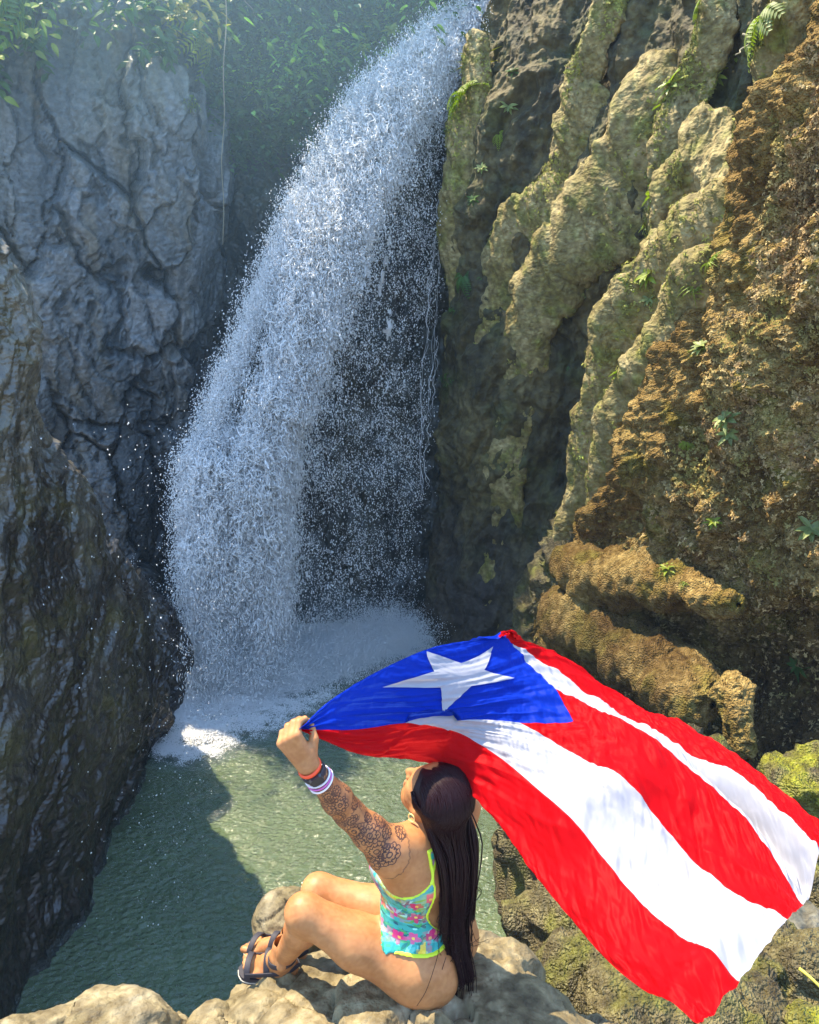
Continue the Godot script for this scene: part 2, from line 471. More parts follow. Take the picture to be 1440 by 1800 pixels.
	# the long brown wall on the other side
	rows = [
		[Vector3(1.353, 10.289, -13.400), Vector3(1.312, 9.714, -12.200), Vector3(1.443, 9.521, -11.700), Vector3(1.948, 9.250, -11.000), Vector3(2.452, 8.941, -10.200), Vector3(2.914, 8.632, -9.400), Vector3(3.319, 8.323, -8.600), Vector3(3.654, 7.936, -7.600), Vector3(3.844, 7.395, -6.200)],
		[Vector3(1.389, 9.613, -13.400), Vector3(1.229, 9.131, -12.000), Vector3(1.398, 8.959, -11.500), Vector3(1.935, 8.718, -10.800), Vector3(2.432, 8.443, -10.000), Vector3(2.916, 8.202, -9.300), Vector3(3.318, 7.926, -8.500), Vector3(3.648, 7.582, -7.500), Vector3(3.888, 7.135, -6.200)],
		[Vector3(1.119, 8.628, -13.200), Vector3(0.900, 8.271, -11.900), Vector3(1.105, 8.106, -11.300), Vector3(1.744, 7.941, -10.700), Vector3(2.348, 7.749, -10.000), Vector3(2.880, 7.529, -9.200), Vector3(3.381, 7.336, -8.500), Vector3(3.717, 7.062, -7.500), Vector3(3.962, 6.704, -6.200)],
		[Vector3(0.913, 7.316, -13.000), Vector3(0.616, 7.102, -11.800), Vector3(0.862, 6.995, -11.200), Vector3(1.560, 6.888, -10.600), Vector3(2.252, 6.764, -9.900), Vector3(2.861, 6.621, -9.100), Vector3(3.428, 6.496, -8.400), Vector3(3.813, 6.336, -7.500), Vector3(4.065, 6.104, -6.200)],
		[Vector3(0.847, 5.644, -12.900), Vector3(0.563, 5.589, -11.800), Vector3(0.852, 5.559, -11.200), Vector3(1.612, 5.529, -10.600), Vector3(2.327, 5.494, -9.900), Vector3(2.957, 5.454, -9.100), Vector3(3.542, 5.419, -8.400), Vector3(3.941, 5.374, -7.500), Vector3(4.201, 5.310, -6.200)],
		[Vector3(0.833, 3.692, -12.900), Vector3(0.542, 3.804, -11.800), Vector3(0.884, 3.865, -11.200), Vector3(1.690, 3.915, -10.700), Vector3(2.465, 3.976, -10.100), Vector3(3.137, 4.057, -9.300), Vector3(3.722, 4.138, -8.500), Vector3(4.091, 4.240, -7.500), Vector3(4.361, 4.371, -6.200)],
		[Vector3(0.767, 1.784, -12.900), Vector3(0.460, 2.033, -11.900), Vector3(0.848, 2.158, -11.400), Vector3(1.702, 2.282, -10.900), Vector3(2.604, 2.432, -10.300), Vector3(3.320, 2.631, -9.500), Vector3(3.901, 2.856, -8.600), Vector3(4.238, 3.130, -7.500), Vector3(4.518, 3.454, -6.200)],
		[Vector3(0.614, -1.909, -12.900), Vector3(0.143, -1.427, -12.000), Vector3(0.552, -1.213, -11.600), Vector3(1.586, -0.945, -11.100), Vector3(2.806, -0.570, -10.400), Vector3(3.581, -0.142, -9.600), Vector3(4.211, 0.341, -8.700), Vector3(4.523, 0.983, -7.500), Vector3(4.822, 1.679, -6.200)],
	]
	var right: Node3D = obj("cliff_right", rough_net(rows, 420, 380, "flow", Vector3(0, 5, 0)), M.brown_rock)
	kind(right, "structure")
	var o := Vector3(-0.55, 0.1, 0.83)
	# bright spines of rock that run slantwise down the wall, catching the sun
	for r in [
		[[Vector3(2.228, 8.742, -9.900), Vector3(2.067, 8.099, -10.000), Vector3(1.975, 7.562, -10.200), Vector3(1.820, 6.962, -10.300)], [0.1, 0.1, 0.09, 0.05]],
		[[Vector3(2.193, 7.601, -10.000), Vector3(2.044, 7.328, -10.250), Vector3(1.878, 6.853, -10.400), Vector3(1.647, 6.282, -10.550), Vector3(1.451, 5.682, -10.800)], [0.12, 0.22, 0.2, 0.14, 0.06]],
		[[Vector3(2.655, 7.723, -9.500), Vector3(2.419, 7.100, -9.500), Vector3(2.327, 6.554, -9.750), Vector3(1.992, 6.162, -10.100), Vector3(1.683, 5.691, -10.400), Vector3(1.455, 4.960, -10.650), Vector3(1.364, 4.050, -10.900), Vector3(1.270, 3.085, -11.000), Vector3(1.248, 1.681, -11.220), Vector3(1.251, -1.975, -11.500)], [0.12, 0.3, 0.36, 0.3, 0.24, 0.19, 0.16, 0.15, 0.14, 0.13]],
		[[Vector3(1.920, 6.626, -10.200), Vector3(1.528, 6.409, -10.500), Vector3(1.277, 6.106, -10.820), Vector3(1.155, 5.475, -10.970), Vector3(1.077, 4.731, -11.080), Vector3(1.047, 3.447, -11.300), Vector3(1.027, 1.659, -11.600), Vector3(0.919, -0.309, -11.800)], [0.12, 0.2, 0.2, 0.17, 0.15, 0.15, 0.15, 0.15]],
		[[Vector3(3.027, 8.179, -8.800), Vector3(2.937, 7.707, -8.900), Vector3(2.819, 7.314, -9.000), Vector3(2.717, 6.880, -9.000), Vector3(2.700, 6.336, -9.100), Vector3(2.586, 5.762, -9.200)], [0.08, 0.12, 0.13, 0.12, 0.12, 0.06]],
		[[Vector3(2.687, 5.481, -8.500), Vector3(2.595, 6.114, -8.300), Vector3(2.638, 6.400, -8.200), Vector3(2.789, 6.355, -8.000), Vector3(2.878, 6.170, -7.700), Vector3(2.924, 5.887, -7.300)], [0.1, 0.16, 0.18, 0.16, 0.16, 0.14]],
		[[Vector3(2.832, 5.975, -7.100), Vector3(2.694, 5.828, -7.400), Vector3(2.509, 5.696, -7.800), Vector3(2.376, 5.458, -8.100), Vector3(2.257, 5.137, -8.300), Vector3(2.185, 4.793, -8.500), Vector3(2.116, 4.242, -8.700), Vector3(2.052, 3.574, -8.950), Vector3(1.980, 2.777, -9.200), Vector3(1.924, 1.509, -9.500)], [0.16, 0.2, 0.24, 0.24, 0.25, 0.24, 0.2, 0.18, 0.17, 0.16]],
		[[Vector3(2.744, 5.571, -6.900), Vector3(2.588, 5.359, -7.200), Vector3(2.514, 5.073, -7.500), Vector3(2.422, 4.707, -7.700), Vector3(2.289, 4.294, -8.100), Vector3(2.229, 3.792, -8.350), Vector3(2.184, 3.107, -8.650), Vector3(2.113, 2.054, -9.000)], [0.14, 0.17, 0.2, 0.2, 0.22, 0.19, 0.16, 0.14]],
		[[Vector3(0.877, 8.564, -11.500), Vector3(0.769, 7.957, -11.500), Vector3(0.636, 7.191, -11.500), Vector3(0.602, 6.323, -11.500), Vector3(0.640, 5.267, -11.500), Vector3(0.602, 4.316, -11.600)], [0.08, 0.12, 0.13, 0.15, 0.14, 0.06]],
		[[Vector3(2.950, 7.495, -6.600), Vector3(2.921, 7.107, -6.800), Vector3(2.871, 6.758, -7.000), Vector3(2.833, 6.372, -7.200)], [0.1, 0.12, 0.12, 0.08]],
	]:
		var spine := rib_mesh(r[0], r[1], o, 0.6, "rib", 60, 200, 1.15, 1.6, 0.12)
		obj("rock_spine", spine, M.slab, right)
		spine_p.append_array(spine.surface_get_arrays(0)[Mesh.ARRAY_VERTEX])
		spine_n.append_array(spine.surface_get_arrays(0)[Mesh.ARRAY_NORMAL])
	# the near slope on that side, thick with brown moss
	rows = [
		[Vector3(3.879, 8.649, -7.506), Vector3(3.030, 7.801, -6.470), Vector3(3.001, 7.601, -6.008), Vector3(3.111, 7.451, -5.661), Vector3(3.452, 7.301, -5.314)],
		[Vector3(3.509, 7.215, -7.148), Vector3(2.848, 6.978, -6.264), Vector3(2.868, 6.853, -5.924), Vector3(2.958, 6.731, -5.585), Vector3(3.418, 6.592, -5.138)],
		[Vector3(3.381, 6.776, -7.245), Vector3(2.728, 6.581, -6.372), Vector3(2.727, 6.434, -5.923), Vector3(2.833, 6.337, -5.589), Vector3(3.319, 6.206, -5.041)],
		[Vector3(3.182, 6.100, -7.489), Vector3(2.577, 5.996, -6.638), Vector3(2.591, 5.876, -6.093), Vector3(2.715, 5.796, -5.661), Vector3(3.253, 5.658, -4.905)],
		[Vector3(3.126, 5.290, -7.905), Vector3(2.566, 5.259, -7.073), Vector3(2.639, 5.193, -6.438), Vector3(2.747, 5.135, -5.805), Vector3(3.289, 5.080, -4.864)],
		[Vector3(2.978, 4.184, -8.660), Vector3(2.378, 4.269, -7.754), Vector3(2.539, 4.297, -6.936), Vector3(2.729, 4.336, -6.121), Vector3(3.359, 4.432, -4.908)],
		[Vector3(2.751, 3.271, -9.154), Vector3(2.182, 3.438, -8.268), Vector3(2.435, 3.553, -7.369), Vector3(2.714, 3.681, -6.473), Vector3(3.459, 3.909, -4.984)],
		[Vector3(2.378, 2.003, -9.868), Vector3(1.845, 2.232, -8.998), Vector3(2.242, 2.497, -8.033), Vector3(2.723, 2.744, -7.064), Vector3(3.623, 3.316, -5.145)],
		[Vector3(2.182, 0.879, -10.515), Vector3(1.650, 1.210, -9.670), Vector3(2.124, 1.583, -8.630), Vector3(2.695, 1.888, -7.778), Vector3(4.026, 2.792, -5.633)],
		[Vector3(2.180, 0.007, -10.504), Vector3(1.629, 0.402, -9.675), Vector3(2.147, 0.862, -8.553), Vector3(2.825, 1.190, -8.016), Vector3(4.429, 2.156, -6.093)],
		[Vector3(2.103, -1.512, -9.713), Vector3(1.582, -1.038, -9.007), Vector3(2.078, -0.328, -7.947), Vector3(2.597, 0.264, -7.064), Vector3(4.160, 1.330, -5.475)],
	]
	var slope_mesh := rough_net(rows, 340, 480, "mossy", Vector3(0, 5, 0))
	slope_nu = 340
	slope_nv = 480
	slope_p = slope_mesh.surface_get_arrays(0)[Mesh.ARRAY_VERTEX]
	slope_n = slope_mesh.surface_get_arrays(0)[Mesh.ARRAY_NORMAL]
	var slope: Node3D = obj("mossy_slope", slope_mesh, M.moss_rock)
	kind(slope, "structure")
	for r in [
		[[Vector3(1.732, 1.600, -9.252), Vector3(2.078, 1.657, -8.442), Vector3(2.338, 1.623, -7.506), Vector3(2.509, 1.656, -6.793), Vector3(2.648, 1.664, -6.280)], [0.25, 0.42, 0.38, 0.34, 0.22]],
		[[Vector3(1.812, 2.197, -8.886), Vector3(2.146, 2.289, -8.084), Vector3(2.451, 2.425, -7.500), Vector3(2.686, 2.493, -6.898), Vector3(2.887, 2.548, -6.500)], [0.2, 0.36, 0.3, 0.2, 0.1]],
		[[Vector3(1.893, 1.288, -9.278), Vector3(1.967, 1.212, -8.743), Vector3(2.151, 1.538, -8.309), Vector3(2.361, 1.724, -7.943), Vector3(2.455, 1.753, -7.642)], [0.2, 0.35, 0.34, 0.26, 0.12]],
		[[Vector3(2.728, 1.930, -6.346), Vector3(2.707, 1.902, -6.133), Vector3(2.714, 1.694, -5.978), Vector3(2.720, 1.425, -5.808)], [0.08, 0.18, 0.16, 0.1]],
	]:
		obj("rock_ledge", rib_mesh(r[0], r[1], Vector3(-0.3, 0.6, 0.7), 0.9, "mossy", 60, 150, 0.5), M.moss_rock, slope)
	# the dark buttress that falls from one side of the frame to the pool
	var ridge := [Vector3(-3.455, 6.983, -4.823), Vector3(-3.499, 6.591, -5.550), Vector3(-3.273, 5.997, -6.020), Vector3(-3.143, 5.485, -6.356), Vector3(-3.140, 4.393, -6.444), Vector3(-3.098, 3.819, -6.786), Vector3(-3.044, 3.193, -7.073), Vector3(-2.994, 2.359, -7.349), Vector3(-3.014, 1.334, -7.578), Vector3(-3.036, 0.623, -7.669)]
	var foot := [Vector3(-3.577, 0.000, -2.352), Vector3(-3.252, 0.000, -3.095), Vector3(-3.036, 0.000, -3.917), Vector3(-3.003, 0.000, -4.711), Vector3(-2.995, 0.000, -5.235), Vector3(-2.886, 0.000, -5.861), Vector3(-2.951, 0.000, -6.706), Vector3(-3.006, 0.000, -7.257), Vector3(-3.064, 0.000, -7.779), Vector3(-3.129, 0.000, -8.064)]
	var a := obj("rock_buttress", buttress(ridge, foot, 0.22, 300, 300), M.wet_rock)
	tag(a, "dark wet rock buttress sloping down into the pool from the frame's edge, its rim sunlit", "rock")
	ridge = [Vector3(-3.593, 3.050, -8.068), Vector3(-3.360, 2.936, -7.936), Vector3(-3.127, 2.627, -8.065), Vector3(-3.078, 2.197, -8.164), Vector3(-3.063, 1.663, -8.340), Vector3(-3.033, 0.927, -8.569), Vector3(-3.048, 0.258, -8.712)]
	foot = [Vector3(-3.173, 0.000, -6.706), Vector3(-3.084, 0.000, -7.065), Vector3(-3.053, 0.000, -7.563), Vector3(-3.038, 0.000, -7.891), Vector3(-3.050, 0.000, -8.123), Vector3(-3.056, 0.000, -8.368), Vector3(-3.069, 0.000, -8.626)]
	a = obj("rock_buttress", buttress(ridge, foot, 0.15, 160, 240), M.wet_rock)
	tag(a, "olive rock shoulder with a rounded top between the dark buttress and the white spray", "rock")
	ridge = [Vector3(-3.571, 1.811, -9.511), Vector3(-3.425, 1.567, -9.553), Vector3(-3.238, 1.283, -9.585), Vector3(-3.084, 0.958, -9.608), Vector3(-3.017, 0.685, -9.591), Vector3(-3.032, 0.345, -9.455)]
	foot = [Vector3(-3.206, 0.000, -8.006), Vector3(-3.136, 0.000, -8.183), Vector3(-3.091, 0.000, -8.393), Vector3(-3.076, 0.000, -8.626), Vector3(-3.054, 0.000, -8.898), Vector3(-3.059, 0.000, -9.156)]
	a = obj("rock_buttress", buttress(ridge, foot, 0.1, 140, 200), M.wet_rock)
	tag(a, "low grey streaked rock right at the foot of the white spray column", "rock")

func buttress(ridge: Array, foot: Array, bulge: float, nu: int, nv: int) -> ArrayMesh:
	var rows := []
	for t in [-0.22, -0.08, 0.0, 0.04, 0.14, 0.3, 0.5, 0.75, 1.0, 1.25]:
		var row := []
		for i in ridge.size():
			var a: Vector3 = ridge[i]
			var b: Vector3 = foot[i]
			var p: Vector3
			if t < 0.0:
				p = a + Vector3(t * 6.0, t * 2.4 - 0.02, t * 1.0)
			else:
				p = a.lerp(b, t) + Vector3(1, 0.1, 0.15) * (bulge * sin(PI * clampf(sqrt(t), 0, 1)))
			row.append(p)
		rows.append(row)
	return rough_net(rows, nu, nv, "streaked", Vector3(3, 8, -2), 0.8)

# ---------------------------------------------------------------- water

func foam_at(x: float, z: float) -> float:
	# how thick the foam lies at a spot of the pool: under the fall and along the run-out
	var d := 0.0
	for s in [[Vector2(-2.75, -10.2), 1.35], [Vector2(-2.9, -9.3), 0.8], [Vector2(-1.6, -11.2), 0.9], [Vector2(-0.4, -11.6), 0.6], [Vector2(-2.65, -8.75), 0.5], [Vector2(-2.0, -10.2), 0.8]]:
		d = maxf(d, 1.0 - Vector2(x, z).distance_to(s[0]) / (s[1] * 1.5))
	return d

func make_pool() -> void:
	var nu := 620
	var nv := 760
	var p := PackedVector3Array()
	p.resize(nu * nv)
	var cols := PackedColorArray()
	cols.resize(nu * nv)
	var foam_p := PackedVector3Array()
	foam_p.resize(nu * nv)
	var thick := PackedFloat32Array()
	thick.resize(nu * nv)
	for j in nv:
		var z := -13.6 + 11.6 * j / (nv - 1)
		for i in nu:
			var x := -4.6 + 9.4 * i / (nu - 1)
			var q := Vector3(x, 0, z)
			var f := foam_at(x, z)
			var chop := clampf(0.3 + f * 1.2, 0.22, 1.0)
			var h := fbm.get_noise_3dv(q * Vector3(1.1, 1, 2.0)) * 0.1 * chop + ridged.get_noise_3dv(q * Vector3(2.2, 1, 3.4) + Vector3(0, 3, 0)) * 0.022 * chop + fbm2.get_noise_3dv(q * Vector3(7, 1, 10)) * 0.022
			p[j * nu + i] = Vector3(x, h, z)
			var t := fbm2.get_noise_3dv(q * 0.6)
			cols[j * nu + i] = Color(0.06, 0.085, 0.038).lerp(Color(0.09, 0.12, 0.055), clampf(0.5 + t, 0, 1)).lerp(Color(0.2, 0.27, 0.25), clampf(f * 1.3, 0, 0.8))
			var lace := 1.0 - absf(fbm.get_noise_3dv(q * Vector3(2.3, 1, 3.2) + Vector3(0, 20, 0))) * 3.2
			var lace2 := 1.0 - absf(fbm2.get_noise_3dv(q * Vector3(6.5, 1, 8.0) + Vector3(0, 5, 0))) * 2.6
			var w := f * 1.25 + (lace * 0.62 + lace2 * 0.42) * clampf(f * 3.0 + 0.4, 0.0, 1.0) - 0.88
			thick[j * nu + i] = w
			foam_p[j * nu + i] = Vector3(x, h + 0.006 + clampf(w, 0, 0.7) * 0.07, z)
	var pool := node("pool")
	kind(pool, "structure")
	var bed := p.duplicate()
	for k in bed.size():
		bed[k].y = bed[k].y * 0.3 - 0.08
	obj("murky_water", grid_mesh(bed, nu, nv, faces_away(bed, nu, nv, Vector3(0, 5, 0)), cols), M.water, pool)
	obj("water_surface", grid_mesh(p, nu, nv, faces_away(p, nu, nv, Vector3(0, 5, 0))), M.water_skin, pool)
	var flecks := []
	var r := RandomNumberGenerator.new()
	r.seed = 64
	while flecks.size() < 21000:
		var at := r.randi() % (nu * nv)
		var q := foam_p[at]
		if q.x < -3.4 or q.x > 1.2 or q.z > -7.0:
			continue
		if r.randf() > smoothstep(-0.42, 0.35, thick[at]):
			continue
		var size := r.randf_range(0.25, 0.8) * (0.5 + 0.6 * smoothstep(-0.3, 0.4, thick[at]))
		flecks.append(Transform3D(Basis(Vector3.UP, r.randf() * TAU).scaled(Vector3(size, size * 0.28, size)), q))
	copies("foam", drops_mesh(20, 0.16, 0.006, 0.022, 1.3, 700), flecks, M.foam, pool)

# the cells of a grid where the value is over a limit
func cut_mesh(p: PackedVector3Array, nu: int, nv: int, val: PackedFloat32Array, limit: float) -> ArrayMesh:
	var map := PackedInt32Array()
	map.resize(nu * nv)
	map.fill(-1)
	var flip := faces_away(p, nu, nv, Vector3(0, 5, 0))
	var normal := grid_normals(p, nu, nv, flip)
	var v := PackedVector3Array()
	var n := PackedVector3Array()
	var idx := PackedInt32Array()
	for j in nv - 1:
		for i in nu - 1:
			var a := j * nu + i
			if val[a] + val[a + 1] + val[a + nu] + val[a + nu + 1] < limit * 4.0:
				continue
			for k in ([a, a + 1, a + nu, a + 1, a + nu + 1, a + nu] if flip else [a, a + nu, a + 1, a + 1, a + nu, a + nu + 1]):
				if map[k] < 0:
					map[k] = v.size()
					v.append(p[k])
					n.append(normal[k])
				idx.append(map[k])
	var arr := []
	arr.resize(Mesh.ARRAY_MAX)
	arr[Mesh.ARRAY_VERTEX] = v
	arr[Mesh.ARRAY_NORMAL] = n
	arr[Mesh.ARRAY_INDEX] = idx
	var m := ArrayMesh.new()
	m.add_surface_from_arrays(Mesh.PRIMITIVE_TRIANGLES, arr)
	return m

# a handful of drops and threads of water flung through a small space
func drops_mesh(count: int, reach: float, small: float, large: float, stretch: float, seed_: int) -> ArrayMesh:
	var r := RandomNumberGenerator.new()
	r.seed = seed_
	var v := PackedVector3Array()
	var n := PackedVector3Array()
	var idx := PackedInt32Array()
	for k in count:
		var c := Vector3(r.randfn(), r.randfn(), r.randfn()) * reach * 0.5
		var size := small * pow(large / small, pow(r.randf(), 2.2))
		var along := Vector3(r.randfn() * 0.35, -1, r.randfn() * 0.35).normalized() * size * r.randf_range(1.0, stretch)
		var sx := along.cross(Vector3(r.randf(), 0.2, r.randf() - 0.5)).normalized() * size
		var sz := along.cross(sx).normalized() * size * r.randf_range(0.6, 1.0)
		var base := v.size()
		for q in [along, -along, sx, -sx, sz, -sz]:
			v.append(c + q)
			n.append(q.normalized())
		for t in [0, 4, 2, 0, 3, 4, 0, 5, 3, 0, 2, 5, 1, 2, 4, 1, 4, 3, 1, 3, 5, 1, 5, 2]:
			idx.append(base + t)
	var arr := []
	arr.resize(Mesh.ARRAY_MAX)
	arr[Mesh.ARRAY_VERTEX] = v
	arr[Mesh.ARRAY_NORMAL] = n
	arr[Mesh.ARRAY_INDEX] = idx
	var m := ArrayMesh.new()
	m.add_surface_from_arrays(Mesh.PRIMITIVE_TRIANGLES, arr)
	return m

# a torn net of joined threads, as falling water makes it
func web_mesh(reach: float, seed_: int) -> ArrayMesh:
	var r := RandomNumberGenerator.new()
	r.seed = seed_
	var st := SurfaceTool.new()
	st.begin(Mesh.PRIMITIVE_TRIANGLES)
	var hubs := []
	for k in 20:
		hubs.append(Vector3(r.randfn() * 0.8, r.randfn(), r.randfn() * 0.5) * reach * 0.5)
	for k in hubs.size():
		for q in 2:
			var best := -1
			var bd := 1e9
			for h in hubs.size():
				var d: float = hubs[k].distance_to(hubs[h]) * r.randf_range(0.7, 1.3)
				if h != k and d < bd:
					bd = d
					best = h
			thread(st, hubs[k], hubs[best], r.randf_range(0.002, 0.0055), r)
	st.index()
	st.generate_normals()
	return st.commit()

func thread(st: SurfaceTool, a: Vector3, b: Vector3, w: float, r: RandomNumberGenerator) -> void:
	var mid := (a + b) * 0.5 + Vector3(r.randfn(), r.randfn(), r.randfn()) * a.distance_to(b) * 0.14
	var pts := [a, mid, b]
	var ws := [w * r.randf_range(0.8, 1.8), w * 0.7, w * r.randf_range(0.8, 1.8)]
	var rings := []
	for k in 3:
		var t: Vector3 = (pts[mini(k + 1, 2)] - pts[maxi(k - 1, 0)]).normalized()
		var s := t.cross(Vector3(0.3, 0.2, 1)).normalized()
		var u := t.cross(s)
		var ring := []
		for q in 4:
			ring.append(pts[k] + (s * cos(TAU * q / 4) + u * sin(TAU * q / 4)) * ws[k])
		rings.append(ring)
	for k in 2:
		for q in 4:
			var e := (q + 1) % 4
			for p in [rings[k][q], rings[k + 1][q], rings[k][e], rings[k][e], rings[k + 1][q], rings[k + 1][e]]:
				st.add_vertex(p)

var fall_left := []
var fall_right := []

func fall_point(s: float, t: float) -> Vector3:
	var a := spline(fall_left, t)
	var b := spline(fall_right, t)
	return a.lerp(b, s) + Vector3(0.1, 0, 1) * (sin(PI * s) * 0.35 * smoothstep(0.0, 0.5, t))

# how densely the water falls: s across from the thrown edge to the rock, t from lip to pool
func fall_density(s: float, t: float) -> float:
	var centre := spline_f([0.42, 0.4, 0.35, 0.29, 0.24, 0.22, 0.22, 0.23, 0.25, 0.26, 0.23], t)
	var wide := spline_f([0.5, 0.4, 0.31, 0.26, 0.22, 0.19, 0.16, 0.14, 0.12, 0.11, 0.12], t)
	var core := exp(-pow((s - centre) / wide, 2.0))
	var column := exp(-pow((s - 0.07) / 0.09, 2.0)) * smoothstep(0.55, 0.75, t)
	var thin := (1.0 - smoothstep(0.4, 0.95, s)) * lerpf(0.24, 0.022, smoothstep(0.05, 0.34, t))
	var gap := exp(-pow((s - 0.1) / 0.08, 2.0)) * exp(-pow((t - 0.58) / 0.1, 2.0)) * 0.55
	return clampf(maxf(maxf(core, column), thin) - gap, 0.0, 1.0)

func make_waterfall() -> void:
	fall_left = [Vector3(0.998, 9.494, -12.800), Vector3(0.264, 8.828, -12.400), Vector3(-0.424, 8.114, -12.000), Vector3(-0.852, 7.551, -11.700), Vector3(-1.341, 6.660, -11.300), Vector3(-1.709, 5.803, -11.000), Vector3(-2.024, 4.959, -10.700), Vector3(-2.324, 4.159, -10.500), Vector3(-2.610, 3.495, -10.400), Vector3(-2.816, 2.939, -10.300), Vector3(-2.878, 2.062, -10.200), Vector3(-2.856, 1.042, -10.100), Vector3(-2.915, -0.269, -10.000)]
	fall_right = [Vector3(1.394, 9.516, -12.700), Vector3(1.121, 8.843, -12.400), Vector3(0.798, 8.209, -12.200), Vector3(0.618, 7.528, -12.100), Vector3(0.462, 6.687, -12.000), Vector3(0.327, 5.829, -11.900), Vector3(0.249, 4.955, -11.850), Vector3(0.203, 3.972, -11.800), Vector3(0.171, 3.207, -11.800), Vector3(0.139, 2.506, -11.800), Vector3(0.089, 1.602, -11.800), Vector3(0.018, 0.664, -11.800), Vector3(-0.074, -0.409, -11.800)]
	var fall := node("waterfall")
	kind(fall, "structure")
	# the body of the water: three torn sheets, one behind the other
	for layer in 3:
		var nu := 200
		var nv := 460
		var p := PackedVector3Array()
		p.resize(nu * nv)
		var val := PackedFloat32Array()
		val.resize(nu * nv)
		var off := Vector3(layer * 11.0, layer * 3.0, 0)
		for j in nv:
			var t := float(j) / (nv - 1)
			for i in nu:
				var s := float(i) / (nu - 1)
				var c := fall_point(s, t) + Vector3(0, 0, -0.18) * layer
				var q := c * Vector3(1, 0.62, 1) + Vector3(0.35, 0, 0) * c.y + off
				var lump := fbm.get_noise_3dv(q * 1.6)
				var fine := fbm2.get_noise_3dv(Vector3(s * 26.0, t * 16.0, layer * 5.0))
				p[j * nu + i] = c + Vector3(lump * 0.05, 0, lump * 0.22 + fine * 0.11) + Vector3(0, fine * 0.05, 0)
				var lace := absf(fbm.get_noise_3dv(q * 4.2 + Vector3(0, 0, 8)))
				var lace2 := absf(fbm2.get_noise_3dv(q * 10.0))
				var den := fall_density(s, t)
				val[j * nu + i] = den - 0.27 + layer * 0.05 - lace * 0.55 - lace2 * 0.5 + lump * 0.2 + fbm.get_noise_3dv(Vector3(s * 9.0, t * 3.2, 2.0)) * 0.45 + 0.22 * (1.0 - smoothstep(0.1, 0.3, t))
		kind(obj("water_sheet", cut_mesh(p, nu, nv, val, 0.0), M.foam, fall), "stuff")
	# drops and threads
	var kinds := []
	for k in 4:
		kinds.append(drops_mesh(26, 0.17, 0.004, 0.013, 1.8, 100 + k) if k < 2 else drops_mesh(30, 0.17, 0.004, 0.01, 7.0, 100 + k))
	for k in 4:
		kinds.append(web_mesh(0.15, 200 + k))
	var places := []
	for k in kinds.size():
		places.append([])
	var r := RandomNumberGenerator.new()
	r.seed = 5
	for k in 76000:
		var s := r.randf()
		var t := pow(r.randf(), 0.85)
		var den := fall_density(s, t)
		var c := fall_point(s, t)
		var patch := fbm.get_noise_3dv(Vector3(s * 9.0, t * 3.2, 2.0)) * 0.7 + fbm2.get_noise_3dv(Vector3(s * 22.0, t * 14.0, 5.0)) * 0.5
		if r.randf() > den * (0.75 + patch * 2.2) * (1.0 - 0.6 * den * (1.0 - 0.55 * smoothstep(0.3, 0.7, t))) + 0.006:
			continue
		c += Vector3(r.randfn() * 0.05, r.randfn() * 0.05, r.randfn() * (0.14 + 0.16 * t))
		var web := den > 0.5 and t < 0.85 and r.randf() < 0.7
		var which := r.randi() % 4 + 4 if web else (r.randi() % 4 if den > 0.3 else r.randi() % 2)
		var size := r.randf_range(0.6, 1.25) * (0.72 if den < 0.2 else 1.0) * (0.8 if t < 0.25 else 1.0)
		var b := Basis(Vector3.UP, r.randf() * TAU) * Basis(Vector3(0, 0, 1), r.randfn() * 0.35 - 0.4 * (1.0 - t))
		places[which].append(Transform3D(b.scaled(Vector3(size, size * r.randf_range(0.9, 1.5), size)), c))
	# thrown drops round the edges
	for k in 6000:
		var t := r.randf_range(0.02, 1.0)
		var s := -absf(r.randfn()) * 0.03 * (0.4 + t) if r.randf() < 0.8 else r.randf_range(0.45, 1.03)
		var c := fall_point(s, t) + Vector3(r.randfn() * 0.06, r.randfn() * 0.06, r.randfn() * 0.2)
		var size := r.randf_range(0.5, 1.1)
		places[r.randi() % 2].append(Transform3D(Basis(Vector3.UP, r.randf() * TAU).scaled(Vector3.ONE * size), c))
	# spray that rises where the water lands
	for k in 9000:
		var s := r.randf()
		var c := fall_point(s, 0.985)
		c.y = absf(r.randfn()) * (0.22 + 0.75 * exp(-s * 7.0))
		c += Vector3(r.randfn() * 0.3, 0, r.randfn() * 0.35)
		places[r.randi() % 2].append(Transform3D(Basis(Vector3.UP, r.randf() * TAU).scaled(Vector3.ONE * r.randf_range(0.35, 0.9)), c))
	for k in kinds.size():
		copies("falling_drops" if k < 4 else "falling_threads", kinds[k], places[k], M.spray, fall)
	# thin trickles on the dark rock beside the fall
	for q in [[Vector3(0.633, 7.605, -11.950), Vector3(0.449, 6.748, -11.900), Vector3(0.303, 5.592, -11.850), Vector3(0.234, 4.469, -11.800), Vector3(0.162, 3.128, -11.750)], [Vector3(0.611, 7.496, -11.950), Vector3(0.499, 6.597, -11.900), Vector3(0.395, 5.434, -11.850), Vector3(0.335, 4.304, -11.800), Vector3(0.213, 3.300, -11.750), Vector3(0.156, 2.262, -11.700)], [Vector3(0.416, 4.713, -11.800), Vector3(0.354, 3.972, -11.800), Vector3(0.273, 3.300, -11.750), Vector3(0.250, 2.439, -11.700)], [Vector3(0.559, 6.972, -11.900), Vector3(0.367, 6.062, -11.900), Vector3(0.282, 4.955, -11.850)]]:
